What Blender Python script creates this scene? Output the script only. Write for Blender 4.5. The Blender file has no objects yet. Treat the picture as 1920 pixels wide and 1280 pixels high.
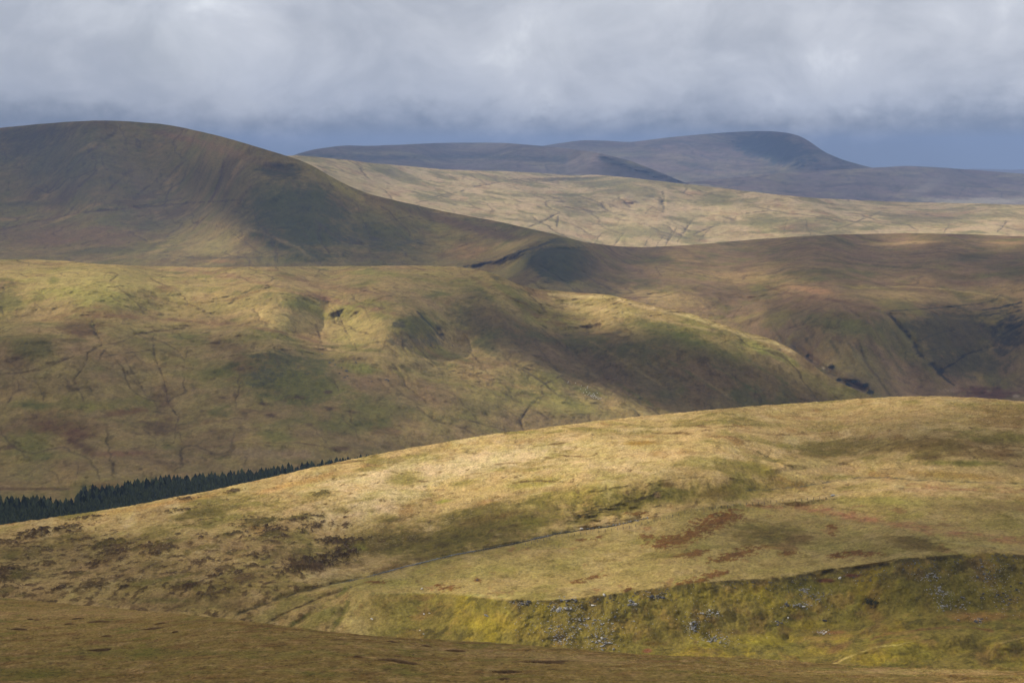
import bpy, math, random
import numpy as np
from mathutils import Vector

random.seed(7)
rng = np.random.default_rng(7)
scene = bpy.context.scene
C = scene.collection

# ------------------------------------------------------------------ camera
FOC = 3300.0                    # focal length in pixels of the 1920 px wide photograph
CX, CY, YH = 960.0, 640.0, 300.0
ALT = 650.0                     # camera altitude, metres
PITCH = math.atan((CY - YH) / FOC)
cam_d = bpy.data.cameras.new('camera')
cam = bpy.data.objects.new('camera', cam_d)
C.objects.link(cam)
cam.location = (0, 0, ALT)
cam.rotation_euler = (math.pi / 2 - PITCH, 0, 0)
cam_d.sensor_width = 36.0
cam_d.lens = FOC / 1920.0 * 36.0
cam_d.clip_start = 1.0
cam_d.clip_end = 200000.0
scene.camera = cam

# ------------------------------------------------------------------ light
SUN_EL = math.radians(33.0)
SUN_AZ = math.radians(-78.0)     # measured from the view direction (+Y), negative = left
SUNV = np.array([math.sin(SUN_AZ) * math.cos(SUN_EL), math.cos(SUN_AZ) * math.cos(SUN_EL), math.sin(SUN_EL)])
sd = bpy.data.lights.new('sun', 'SUN')
sd.energy = 5.0
sd.angle = math.radians(0.5)
sd.color = (1.0, 0.93, 0.82)
sun = bpy.data.objects.new('sun', sd)
sun.rotation_euler = Vector(SUNV).to_track_quat('Z', 'Y').to_euler()
sun.location = (0, 0, 3000)
C.objects.link(sun)

w = bpy.data.worlds.new('World')
scene.world = w
w.use_nodes = True
nt = w.node_tree
N, Lk = nt.nodes, nt.links
N.clear()


def nd(tree, typ, **kw):
    n = tree.nodes.new(typ)
    for k, v in kw.items():
        if k.startswith('i_'):
            key = k[2:]
            n.inputs[int(key) if key.isdigit() else key].default_value = v
        else:
            setattr(n, k, v)
    return n


def mth(tree, op, a, b=None, c=None, clamp=False):
    n = tree.nodes.new('ShaderNodeMath')
    n.operation = op
    n.use_clamp = clamp
    for i, v in enumerate((a, b, c)):
        if v is None:
            continue
        if isinstance(v, (int, float)):
            n.inputs[i].default_value = v
        else:
            tree.links.new(v, n.inputs[i])
    return n.outputs[0]


def smoothnode(tree, val, a, b):
    n = tree.nodes.new('ShaderNodeMapRange')
    n.interpolation_type = 'SMOOTHSTEP'
    tree.links.new(val, n.inputs[0])
    n.inputs[1].default_value = a
    n.inputs[2].default_value = b
    return n.outputs[0]


def mixcol(tree, f, a, b):
    n = tree.nodes.new('ShaderNodeMix')
    n.data_type = 'RGBA'
    for s, v in ((0, f), (6, a), (7, b)):
        if isinstance(v, (int, float)):
            n.inputs[s].default_value = v
        elif isinstance(v, tuple):
            n.inputs[s].default_value = (*v, 1)
        else:
            tree.links.new(v, n.inputs[s])
    return n.outputs[2]


WS = 0.1
sky = nd(nt, 'ShaderNodeTexSky', sky_type='NISHITA', sun_disc=False, sun_elevation=SUN_EL,
         sun_rotation=SUN_AZ)
tc = nd(nt, 'ShaderNodeTexCoord')
sep = nd(nt, 'ShaderNodeSeparateXYZ')
Lk.new(tc.outputs['Generated'], sep.inputs[0])
mp = nd(nt, 'ShaderNodeMapping')
mp.inputs['Scale'].default_value = (1, 1, 1.5)
mp.inputs['Location'].default_value = (0.37, 0.0, 0.11)
Lk.new(tc.outputs['Generated'], mp.inputs[0])
n_big = nd(nt, 'ShaderNodeTexNoise', i_Scale=7.0, i_Detail=5.0, i_Roughness=0.5, i_Distortion=0.3)
n_mid = nd(nt, 'ShaderNodeTexNoise', i_Scale=15.0, i_Detail=8.0, i_Roughness=0.58, i_Distortion=0.5)
n_rag = nd(nt, 'ShaderNodeTexNoise', i_Scale=48.0, i_Detail=6.0, i_Roughness=0.6)
for n in (n_big, n_mid, n_rag):
    Lk.new(mp.outputs[0], n.inputs['Vector'])
# cloud underside: pale lumps and greyer hollows
lum = mth(nt, 'ADD', mth(nt, 'MULTIPLY', n_big.outputs[0], 0.4), mth(nt, 'MULTIPLY', n_mid.outputs[0], 0.6))
lum = mth(nt, 'ADD', lum, mth(nt, 'MULTIPLY', sep.outputs[0], 0.22))      # brighter towards the right, where the cloud thins
lumf = smoothnode(nt, lum, 0.36, 0.60)
cloudc = mixcol(nt, lumf, (4.35, 4.65, 5.25), (6.2, 6.45, 7.0))
cloudc = mixcol(nt, smoothnode(nt, lum, 0.56, 0.68), cloudc, (8.0, 8.25, 8.7))
rainc = mixcol(nt, smoothnode(nt, sep.outputs[2], -0.005, 0.03), (2.7, 3.0, 3.35), (2.2, 2.5, 2.95))
# ragged cloud base
base = mth(nt, 'ADD', sep.outputs[2], mth(nt, 'MULTIPLY', mth(nt, 'SUBTRACT', n_rag.outputs[0], 0.5), 0.042))
base = mth(nt, 'ADD', base, mth(nt, 'MULTIPLY', mth(nt, 'SUBTRACT', n_big.outputs[0], 0.5), 0.03))
bf = smoothnode(nt, base, 0.007, 0.035)
vis = mixcol(nt, bf, rainc, cloudc)
# a little of the clear sky above shines through the thin parts of the overcast
skyf = mth(nt, 'MULTIPLY', smoothnode(nt, n_big.outputs[0], 0.50, 0.75), 0.10)
skyf = mth(nt, 'MULTIPLY', skyf, bf)
col = mixcol(nt, skyf, vis, sky.outputs[0])
bg = nd(nt, 'ShaderNodeBackground', i_Strength=WS)
Lk.new(col, bg.inputs[0])
wo = nd(nt, 'ShaderNodeOutputWorld')
Lk.new(bg.outputs[0], wo.inputs[0])

scene.view_settings.view_transform = 'Standard'
scene.view_settings.look = 'None'
scene.view_settings.exposure = 0.18
scene.view_settings.gamma = 1
scene.view_settings.use_curve_mapping = False
scene.cycles.max_bounces = 4
scene.cycles.diffuse_bounces = 2
scene.cycles.glossy_bounces = 1
scene.cycles.transparent_max_bounces = 12
scene.cycles.volume_bounces = 0


# ------------------------------------------------------------------ rays of the photograph
def ray(px, py):
    """slope of the sight line through a pixel: X/Y and (Z-ALT)/Y"""
    cx = (px - CX) / FOC
    cy = (CY - py) / FOC
    ry = math.cos(PITCH) + cy * math.sin(PITCH)
    rz = -math.sin(PITCH) + cy * math.cos(PITCH)
    return cx / ry, rz / ry


# ------------------------------------------------------------------ noise
_perm = rng.permutation(4096)
_ang = rng.random(4096) * 2 * np.pi
_gx, _gy = np.cos(_ang), np.sin(_ang)


def perlin(x, y):
    xi = np.floor(x).astype(np.int64)
    yi = np.floor(y).astype(np.int64)
    xf = x - xi
    yf = y - yi
    u = xf * xf * xf * (xf * (xf * 6 - 15) + 10)
    v = yf * yf * yf * (yf * (yf * 6 - 15) + 10)

    def g(ix, iy, fx, fy):
        h = _perm[(_perm[ix & 4095] + iy) & 4095]
        return _gx[h] * fx + _gy[h] * fy
    a = g(xi, yi, xf, yf)
    b = g(xi + 1, yi, xf - 1, yf)
    c = g(xi, yi + 1, xf, yf - 1)
    d = g(xi + 1, yi + 1, xf - 1, yf - 1)
    return ((a + (b - a) * u) * (1 - v) + (c + (d - c) * u) * v) * 1.5


def fbm(x, y, s, octv=4, gain=0.5, off=0.0):
    o = np.zeros_like(x)
    a, f, t = 1.0, 1.0 / s, 0.0
    for k in range(octv):
        o += a * perlin(x * f + 17.3 * k + off, y * f - 9.1 * k + off * 0.7)
        t += a
        a *= gain
        f *= 2.03
    return o / t


def sst(a, b, x):
    t = np.clip((x - a) / (b - a), 0, 1)
    return t * t * (3 - 2 * t)


def curve(pts, x, sm=14):
    p = np.array(pts, float)
    xx = np.arange(-400, 2400, 4.0)
    yy = np.interp(xx, p[:, 0], p[:, 1])
    k = np.exp(-0.5 * (np.arange(-12, 13) * 4 / sm) ** 2)
    k /= k.sum()
    yy = np.convolve(np.pad(yy, 12, mode='edge'), k, 'valid')
    return np.interp(x, xx, yy)


def field(PX, PY, ctrl, sx, sy, pw=2):
    """smooth field through (x, y, value) control points"""
    num = np.zeros_like(PX)
    den = np.zeros_like(PX) + 1e-12
    for c in ctrl:
        x, y, v = c[:3]
        kx = sx * (c[3] if len(c) > 3 else 1)
        ky = sy * (c[4] if len(c) > 4 else (c[3] if len(c) > 3 else 1))
        wgt = 1.0 / (1e-3 + ((PX - x) / kx) ** 2 + ((PY - y) / ky) ** 2) ** pw
        num += wgt * v
        den += wgt
    return num / den


def seglen(PX, PY, pts):
    """distance in pixels to a polyline"""
    best = np.full(PX.shape, 1e9)
    for (x0, y0), (x1, y1) in zip(pts[:-1], pts[1:]):
        dx, dy = x1 - x0, y1 - y0
        L2 = dx * dx + dy * dy + 1e-9
        t = np.clip(((PX - x0) * dx + (PY - y0) * dy) / L2, 0, 1)
        d = np.hypot(PX - x0 - t * dx, PY - y0 - t * dy)
        best = np.minimum(best, d)
    return best


# ------------------------------------------------------------------ terrain layers
# every layer is a piece of real ground: distance is integrated up the slope from its foot
PALE = (0.44, 0.335, 0.175)
STRAW = (0.33, 0.245, 0.115)
TAN = (0.235, 0.170, 0.082)
GREEN = (0.115, 0.120, 0.032)
MOSS = (0.215, 0.190, 0.022)
OLIVE = (0.105, 0.100, 0.040)
RUST = (0.170, 0.088, 0.034)
PINK = (0.300, 0.150, 0.085)
BROWN = (0.125, 0.085, 0.048)
PEAT = (0.040, 0.030, 0.024)
ROCK = (0.200, 0.200, 0.205)
DROCK = (0.085, 0.085, 0.092)
SOIL = (0.180, 0.070, 0.050)


class Layer:
    pass


LAYERS = {}


def make_layer(name, top, bot, zbot, slope, nx, nv, relief=None, lumps=(), tuss=0.0, x0=-140, x1=2060,
               back=260.0, backstep=0.3, sx=120, sy=60, crestsm=14, apron=0.25, crestpow=1.25, crest_noise=1.0, smooth_px=0):
    L = Layer()
    L.name = name
    xs = np.linspace(x0, x1, nx)
    t = np.linspace(0, 1, nv)
    v = 1 - (1 - t) ** crestpow
    yt = curve(top, xs, crestsm)
    yt = yt + crest_noise * (fbm(xs, xs * 0, 60, 4) * 2.0)
    yb = curve(bot, xs)
    PX = np.repeat(xs[None, :], nv, 0)
    PY = yb[None, :] + (yt - yb)[None, :] * v[:, None]
    rx, s = ray(PX, PY)
    tan = field(PX, PY, slope, sx, sy)
    L.PX, L.PY, L.xs, L.nv, L.nx = PX, PY, xs, nv, nx
    if relief:
        tan = tan + relief(L)
    tan = np.maximum(tan, s + 0.035)
    ds = s[1:] - s[:-1]
    den = (tan - s)
    inc = ds / (0.5 * (den[1:] + den[:-1]))
    # start on the level of the foot
    if not callable(zbot) and zbot > 0:
        Yb = zbot + 0 * xs          # distance of the foot
    else:
        Yb = (zbot(xs) if callable(zbot) else zbot + 0 * xs) / s[0]
    lnY = np.log(Yb)[None, :] + np.vstack([np.zeros(nx), np.cumsum(inc, 0)])
    if smooth_px:
        q = smooth_px / ((x1 - x0) / (nx - 1))
        r = int(3 * q)
        k = np.exp(-0.5 * (np.arange(-r, r + 1) / q) ** 2)
        k /= k.sum()
        pad = np.pad(lnY, ((0, 0), (r, r)), mode='edge')
        cs = np.zeros_like(lnY)
        for i_, kk in enumerate(k):
            cs += kk * pad[:, i_:i_ + nx]
        lnY = cs
    # relief features: height in metres, moved along the sight line
    Y = np.exp(lnY)
    h = np.zeros_like(Y)
    for f in lumps:
        h += f(L, rx * Y, Y)
    Y = Y - h * np.clip(den / 0.28, 0.35, 1) / np.maximum(den, 0.16)
    L.h = h
    # apron in front of the foot and the far side beyond the crest
    Yf = Y[0]
    rows_Y, rows_s, rows_x, rows_py = [], [], [], []
    z0 = Yf * s[0]
    for k in (3, 2, 1):
        yy = Yf * (1 - apron * k / 3)
        rows_Y.append(yy)
        rows_s.append((z0 - (k * 0.02 * Yf * apron)) / yy)
    pre = len(rows_Y)
    Yc, sc = Y[-1].copy(), s[-1]
    zc = Yc * sc
    bY, bS = [], []
    tb = sc - 0.02
    step = back / 40.0
    for k in range(16):
        step *= 1.28
        tb = tb - backstep / 12
        Yc = Yc + step
        zc = zc + step * tb
        bY.append(Yc.copy())
        bS.append(zc / Yc)
    Yall = np.vstack(rows_Y + [Y] + bY)
    Sall = np.vstack(rows_s + [s] + bS)
    Rall = np.vstack([rx[0]] * pre + [rx] + [rx[-1]] * len(bY))
    L.pre = pre
    X = Rall * Yall
    Z = Sall * Yall + ALT
    L.PXa = np.vstack([PX[0]] * pre + [PX] + [PX[-1]] * len(bY))
    L.PYa = np.vstack([PY[0]] * pre + [PY] + [PY[-1]] * len(bY))
    L.X, L.Y, L.Z = X, Yall, Z
    L.rows = X.shape[0]
    L.base_top, L.base_bot = yt, yb
    L.wx = fbm(X, Yall, 60, 4, 0.55, 3.0)
    L.wy = fbm(X, Yall, 60, 4, 0.55, 11.0)
    L.shade = None
    LAYERS[name] = L
    return L


def at(L, px, py):
    """point of a layer's ground seen at a photograph pixel"""
    fx = (px - L.xs[0]) / (L.xs[1] - L.xs[0])
    i = int(np.clip(fx, 0, L.nx - 2))
    fx -= i
    col = L.PY[:, i]
    j = int(np.clip(np.searchsorted(-col, -py) - 1, 0, L.nv - 2))
    fy = (py - col[j]) / (col[j + 1] - col[j] - 1e-9)
    fy = min(max(fy, 0), 1)
    j += L.pre
    out = []
    for A in (L.X, L.Y, L.Z):
        a = A[j, i] * (1 - fx) + A[j, i + 1] * fx
        b = A[j + 1, i] * (1 - fx) + A[j + 1, i + 1] * fx
        out.append(a * (1 - fy) + b * fy)
    return Vector(out)


def gully_noise(X, Y, s, ys, off):
    # runs down the fall of the ground, which tips a little to the right
    wx = 0.16 * s * fbm(X, Y, s * 0.8, 3, 0.6, 61 + off)
    return fbm(X + 0.35 * Y + wx, Y * ys * 0.55, s, 2, 0.4, 260 + off)


def gullies(s, wd, amp, ys=0.45, off=0.0):
    def f(L, X, Y):
        n = gully_noise(X, Y, s, ys, off)
        p_ = sst(-0.05, 0.15, fbm(X, Y, s * 1.6, 3, 0.5, 300 + off))
        return -amp * p_ * np.exp(-(n / wd) ** 2)
    return f


class Paint:
    """ground cover of a layer; classes are laid over one another with ragged edges"""
    def __init__(self, L, base, sc=40.0):
        self.L = L
        self.c = np.zeros(L.X.shape + (3,)) + np.array(base)
        self.px = L.PXa
        self.py = L.PYa
        self.n1 = fbm(L.X, L.Y, sc, 5, 0.6, 5.0)
        self.n2 = fbm(L.X, L.Y, sc / 5, 4, 0.6, 25.0)
        self.nb = fbm(L.X, L.Y, sc / 2.5, 3, 0.6, 35.0)
        self.nf = fbm(L.X, L.Y * 0.9, sc / 8, 4, 0.7, 45.0)

    def lay(self, m, colr, k=1.0):
        m = np.clip(m * k, 0, 1)[..., None]
        self.c = self.c * (1 - m) + np.array(colr) * m

    def noise(self, colr, s, a, b, k=1.0, ys=1.0, off=0.0, where=None, octv=5):
        n = fbm(self.L.X, self.L.Y * ys, s, octv, 0.58, off)
        m = sst(a, b, n)
        if where is not None:
            m = m * where
        self.lay(m, colr, k)

    def blob(self, x, y, rx, ry, colr, k=1.0, ang=0.0, rag=0.55, soft=0.4, rw=1.0):
        reach = 1.9 * max(rx, ry)
        c0 = int(np.clip(np.searchsorted(self.L.xs, x - reach), 0, self.L.nx - 1))
        c1 = int(np.clip(np.searchsorted(self.L.xs, x + reach), 1, self.L.nx))
        sl = (slice(None), slice(c0, c1))
        a = math.radians(ang)
        dx, dy = self.px[sl] - x, y - self.py[sl]
        u = dx * math.cos(a) + dy * math.sin(a)
        q = -dx * math.sin(a) + dy * math.cos(a)
        d = np.sqrt((u / rx) ** 2 + (q / ry) ** 2)
        m = sst(0, soft * 2, 1 - d + rag * (self.n1[sl] * 0.9 + self.n2[sl] * 0.8) * rw)
        m = (np.clip(m * k, 0, 1))[..., None]
        self.c[sl] = self.c[sl] * (1 - m) + np.array(colr) * m

    def line(self, pts, wd, colr, k=1.0, rag=0.6, warp=2.0, soft=0.5, brk=1.0):
        xsn = [p[0] for p in pts]
        c0 = int(np.clip(np.searchsorted(self.L.xs, min(xsn) - wd * 3 - 12), 0, self.L.nx - 1))
        c1 = int(np.clip(np.searchsorted(self.L.xs, max(xsn) + wd * 3 + 12), 1, self.L.nx))
        sl = (slice(None), slice(c0, c1))
        d = seglen(self.px[sl] + self.n1[sl] * warp * 3, self.py[sl] + self.n2[sl] * warp, pts) / wd
        m = sst(0, soft * 2, 1 - d + rag * (self.n1[sl] * 0.8 + self.n2[sl]))
        m = m * (1 - 0.65 * brk * (1 - sst(-0.22, 0.12, self.nb[sl])))
        m = (np.clip(m * k, 0, 1))[..., None]
        self.c[sl] = self.c[sl] * (1 - m) + np.array(colr) * m

    def clumps(self, x, y, rx, ry, colr, k=1.0, ang=0.0, dens=0.5, lift=0.0):
        """many small tufts thinning out towards the rim, standing a little proud of the turf"""
        reach = 2.2 * max(rx, ry)
        c0 = int(np.clip(np.searchsorted(self.L.xs, x - reach), 0, self.L.nx - 1))
        c1 = int(np.clip(np.searchsorted(self.L.xs, x + reach), 1, self.L.nx))
        sl = (slice(None), slice(c0, c1))
        a = math.radians(ang)
        dx, dy = self.px[sl] - x, y - self.py[sl]
        u = dx * math.cos(a) + dy * math.sin(a)
        q = -dx * math.sin(a) + dy * math.cos(a)
        d = np.sqrt((u / rx) ** 2 + (q / ry) ** 2)
        inside = 1 - d * 0.75 + 0.6 * self.n1[sl]
        m = sst(0.0, 0.22, self.nf[sl] * 1.3 + (inside - 1 + dens) * 0.9)
        m *= sst(0.0, 0.2, inside)
        if lift:
            self.L.Z[sl] += lift * m
        m = (np.clip(m * k, 0, 1))[..., None]
        tone = (1 + 0.35 * self.nf[sl])[..., None]
        self.c[sl] = self.c[sl] * (1 - m) + np.array(colr) * tone * m

    def rills(self, s, wd, colr, k=0.8, off=0.0, ys=0.45, a=-0.05, b=0.15, where=None):
        """little watercourses: thin, winding and joining, in the wetter ground"""
        n = gully_noise(self.L.X, self.L.Y, s, ys, off)
        g = np.abs(np.gradient(n, axis=0)) + np.abs(np.gradient(n, axis=1)) + 1e-6
        m = 1 - sst(0.4, 1.0, np.abs(n) / np.maximum(wd, 0.9 * g))
        m = m * sst(a, b, fbm(self.L.X, self.L.Y, s * 1.6, 3, 0.5, 300 + off))
        if where is not None:
            m = m * where
        self.lay(m, colr, k)

    def mottle(self, s, amt, off=0.0, ys=0.7):
        """finer and coarser sward, species mixed at the scale of single stands"""
        L = self.L
        a = fbm(L.X, L.Y * ys, s, 4, 0.65, 90 + off)
        b = fbm(L.X, L.Y * ys, s * 0.35, 3, 0.65, 130 + off)
        f = 1 + amt * (1.3 * a + 1.5 * b)
        self.c *= np.clip(f, 0.3, 1.8)[..., None]
        g = fbm(L.X, L.Y * ys, s * 1.7, 4, 0.6, 170 + off)
        self.c[..., 0] *= 1.02 - 0.22 * amt * np.clip(g * 3, -1, 1)
        self.c[..., 2] *= 1 - 0.3 * amt * np.clip(g * 3, -1, 1)
        d_ = sst(0.20, 0.34, fbm(L.X, L.Y * ys, s * 0.6, 4, 0.65, 210 + off)) * amt * 1.3
        self.c *= (1 - np.clip(d_, 0, 0.7))[..., None]


def ground_material(name, fine, mid, bump, rough=1.0, var=0.35, ys=0.8, grain=4.2):
    m = bpy.data.materials.new(name)
    m.use_nodes = True
    t = m.node_tree
    b = t.nodes['Principled BSDF']
    b.inputs['Roughness'].default_value = rough
    b.inputs['Specular IOR Level'].default_value = 0.08
    at_ = nd(t, 'ShaderNodeAttribute', attribute_name='cover')
    co = nd(t, 'ShaderNodeTexCoord')
    mp_ = nd(t, 'ShaderNodeMapping')
    mp_.inputs['Scale'].default_value = (1, ys, 1)
    t.links.new(co.outputs['Object'], mp_.inputs[0])
    n1 = nd(t, 'ShaderNodeTexNoise', i_Scale=fine, i_Detail=6.0, i_Roughness=0.7)
    n2 = nd(t, 'ShaderNodeTexNoise', i_Scale=mid, i_Detail=5.0, i_Roughness=0.65)
    n3 = nd(t, 'ShaderNodeTexNoise', i_Scale=mid * 2.3, i_Detail=6.0, i_Roughness=0.7, i_Distortion=0.6)
    for n in (n1, n2, n3):
        t.links.new(mp_.outputs[0], n.inputs['Vector'])
    v = mth(t, 'ADD', mth(t, 'MULTIPLY', mth(t, 'SUBTRACT', n1.outputs[0], 0.5), grain * var),
            mth(t, 'MULTIPLY', mth(t, 'SUBTRACT', n2.outputs[0], 0.5), 2.6 * var))
    v = mth(t, 'MINIMUM', mth(t, 'MAXIMUM', mth(t, 'ADD', v, 1.0), 0.3), 1.9)
    mul = nd(t, 'ShaderNodeVectorMath', operation='SCALE')
    t.links.new(at_.outputs['Color'], mul.inputs[0])
    t.links.new(v, mul.inputs['Scale'])
    # dark flecks of heather, rush and bare peat between the grasses
    fl = nd(t, 'ShaderNodeVectorMath', operation='MULTIPLY')
    t.links.new(mul.outputs[0], fl.inputs[0])
    fl.inputs[1].default_value = (0.42, 0.40, 0.42)
    ff = mth(t, 'MULTIPLY', smoothnode(t, n3.outputs[0], 0.56, 0.68), 1.6 * var)
    c1 = mixcol(t, ff, mul.outputs[0], fl.outputs[0])
    gr = nd(t, 'ShaderNodeVectorMath', operation='MULTIPLY')
    t.links.new(c1, gr.inputs[0])
    gr.inputs[1].default_value = (0.84, 0.92, 0.66)
    gf = mth(t, 'MULTIPLY', smoothnode(t, n2.outputs[0], 0.52, 0.70), 1.3 * var)
    c2 = mixcol(t, gf, c1, gr.outputs[0])
    t.links.new(c2, b.inputs['Base Color'])
    bp = nd(t, 'ShaderNodeBump', i_Strength=1.0, i_Distance=bump)
    t.links.new(n1.outputs[0], bp.inputs['Height'])
    t.links.new(bp.outputs[0], b.inputs['Normal'])
    return m


def link_layer(L, cover, mat, label=None, tint=(1.0, 0.925, 0.66), wings=''):
    X, Y, Z = L.X, L.Y, L.Z
    # the ground goes on to either side of what the picture shows
    for side, on in ((-1, 'l' in wings), (1, 'r' in wings)):
        if not on:
            continue
        e = 0 if side < 0 else -1
        offs = np.cumsum([12, 16, 22, 30, 42, 60, 85, 120, 170, 240, 340, 480]) * side
        if side < 0:
            offs = offs[::-1]
        ex, ey, ez = X[:, e:e + 1] if e == 0 else X[:, -1:], Y[:, e:e + 1] if e == 0 else Y[:, -1:], Z[:, e:e + 1] if e == 0 else Z[:, -1:]
        wX = ex + offs[None, :] / FOC * ey
        wY = ey + 0 * wX
        wZ = ez + 0.03 * np.abs(wX - ex) * fbm(wX, wY, 0.15 * float(ey.mean()), 4)
        k_ = np.repeat(cover[:, :1] if e == 0 else cover[:, -1:], len(offs), 1)
        k_ = k_ * (1 + 0.8 * fbm(wX, wY, 0.03 * float(ey.mean()), 4))[..., None]
        if side < 0:
            X, Y, Z, cover = np.hstack([wX, X]), np.hstack([wY, Y]), np.hstack([wZ, Z]), np.concatenate([k_, cover], 1)
        else:
            X, Y, Z, cover = np.hstack([X, wX]), np.hstack([Y, wY]), np.hstack([Z, wZ]), np.concatenate([cover, k_], 1)
    nr, nc = X.shape
    co = np.empty((nr * nc, 3), np.float32)
    co[:, 0], co[:, 1], co[:, 2] = X.ravel(), Y.ravel(), Z.ravel()
    idx = np.arange(nr * nc).reshape(nr, nc)
    f = np.stack([idx[:-1, :-1], idx[:-1, 1:], idx[1:, 1:], idx[1:, :-1]], -1).reshape(-1, 4)
    me = bpy.data.meshes.new(L.name)
    me.vertices.add(len(co))
    me.vertices.foreach_set('co', co.ravel())
    me.loops.add(f.size)
    me.loops.foreach_set('vertex_index', f.ravel().astype(np.int32))
    me.polygons.add(len(f))
    me.polygons.foreach_set('loop_start', np.arange(0, f.size, 4, dtype=np.int32))
    me.polygons.foreach_set('loop_total', np.full(len(f), 4, np.int32))
    me.polygons.foreach_set('use_smooth', np.ones(len(f), bool))
    me.update()
    ca = me.color_attributes.new('cover', 'FLOAT_COLOR', 'POINT')
    c4 = np.ones((nr * nc, 4), np.float32)
    cv = cover.reshape(-1, 3)
    lum_ = cv.mean(1)
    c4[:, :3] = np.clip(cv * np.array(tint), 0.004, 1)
    if tint[0] == 1.0:      # dark cover keeps less blue and green than pale cover
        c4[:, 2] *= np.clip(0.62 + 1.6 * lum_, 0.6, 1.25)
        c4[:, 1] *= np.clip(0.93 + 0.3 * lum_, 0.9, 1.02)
    ca.data.foreach_set('color', c4.ravel())
    lw = 12 if 'l' in wings else 0
    L.cover = c4[:, :3].reshape(nr, nc, 3)[:, lw:lw + L.nx]
    me.materials.append(mat)
    o = bpy.data.objects.new(L.name, me)
    C.objects.link(o)
    o['kind'] = 'structure'
    if label:
        o['label'] = label
    return o


def bump_line(pts, wpx, amp, ragged=0.0):
    """a ridge (amp > 0) or a gully (amp < 0) along a polyline"""
    def f(L, X, Y):
        xsn = [p[0] for p in pts]
        c0 = int(np.clip(np.searchsorted(L.xs, min(xsn) - wpx * 4), 0, L.nx - 1))
        c1 = int(np.clip(np.searchsorted(L.xs, max(xsn) + wpx * 4), 1, L.nx))
        h = np.zeros_like(X)
        sl = (slice(None), slice(c0, c1))
        n = fbm(X[sl], Y[sl], 40, 3) if ragged else 0
        d = seglen(L.PX[sl] + (n * 4 * ragged), L.PY[sl] + n * 1.5 * ragged, pts)
        e0 = np.hypot(L.PX[sl] - pts[0][0], L.PY[sl] - pts[0][1])
        e1 = np.hypot(L.PX[sl] - pts[-1][0], L.PY[sl] - pts[-1][1])
        fade = sst(0, max(wpx * 2.5, 14), np.minimum(e0, e1))
        vary = 0.75 + 0.9 * fbm(X[sl], Y[sl], 30 if Y[0, 0] < 1500 else 90, 2, 0.5, pts[0][0])
        h[sl] = amp * np.exp(-(d / wpx) ** 2) * fade * np.clip(vary, 0.15, 1.3)
        return h
    return f


def bump_blob(x, y, rx, ry, amp, ang=0.0):
    def f(L, X, Y):
        a = math.radians(ang)
        dx, dy = L.PX - x, y - L.PY
        u = dx * math.cos(a) + dy * math.sin(a)
        q = -dx * math.sin(a) + dy * math.cos(a)
        return amp * np.exp(-((u / rx) ** 2 + (q / ry) ** 2))
    return f


def rough(s, amp, octv=4, ys=1.0, off=0.0, gain=0.5, ridge=False, mask=None):
    def f(L, X, Y):
        n = fbm(X, Y * ys, s, octv, gain, off)
        if ridge:
            n = 0.5 - np.abs(n) * 2
        if mask is not None:
            n = n * mask(L)
        return n * amp
    return f


def scarp(pts, wpx, amt):
    """steepens the slope along a band"""
    def f(L):
        d = seglen(L.PX, L.PY, pts)
        return amt * np.exp(-(d / wpx) ** 2)
    return f


def sum_relief(*fs):
    return lambda L: sum(f(L) for f in fs)


#@@ LAYERS

# ---- far ridge, distant mountain, distant plateau, distant moor
Lfar = make_layer('far_ridge', [(1500, 345), (1640, 335), (1740, 323), (1820, 317), (1900, 318), (2000, 315), (2180, 322)],
                  [(1400, 350), (2180, 350)], -380, [(1700, 340, 0.05)], 120, 16, x0=1450, back=1500, apron=0.02)
Lmt = make_layer('distant_mountain',
                 [(700, 300), (880, 290), (1000, 277), (1040, 270), (1090, 263), (1140, 264), (1180, 267), (1260, 257), (1340, 250),
                  (1400, 246.5), (1440, 246), (1470, 248), (1500, 255), (1520, 266), (1545, 285), (1580, 300), (1620, 311),
                  (1680, 325), (1800, 345)],
                 [(700, 350), (1100, 345), (1300, 352), (1500, 352), (1800, 360)], 14000,
                 [(1100, 340, 0.10), (1400, 330, 0.10), (1400, 260, 0.14), (1500, 280, 0.3)],
                 420, 70, x0=690, x1=1810, back=900, apron=0.02, crestsm=8, crest_noise=0.3,
                 lumps=(rough(900, 14, 4), rough(260, 9, 4), bump_line([(1340, 250), (1400, 275), (1480, 303), (1560, 318)], 14, 30),
                        bump_line([(1250, 335), (1330, 310), (1400, 318)], 6, -10),
                        bump_line([(1270, 275), (1200, 300)], 10, -16)))
Lpl = make_layer('distant_plateau',
                 [(300, 300), (530, 298), (560, 288), (590, 280), (640, 273), (700, 273.5), (760, 271), (830, 268), (900, 267.5),
                  (960, 269), (1030, 275), (1100, 283), (1140, 291), (1180, 301), (1230, 320), (1290, 345), (1340, 356)],
                 [(300, 320), (560, 312), (800, 328), (1000, 340), (1200, 352), (1340, 366)], 11000,
                 [(700, 300, 0.12), (900, 280, 0.05), (1000, 320, 0.12), (1180, 310, 0.25)],
                 440, 55, x0=290, x1=1345, back=700, apron=0.02, crestsm=9, crest_noise=0.4,
                 lumps=(rough(600, 10, 4), rough(180, 6, 4), bump_line([(560, 290), (700, 295), (900, 292), (1060, 302)], 8, -22),
                        bump_line([(1110, 288), (1180, 312), (1290, 345)], 9, 26)))
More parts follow.
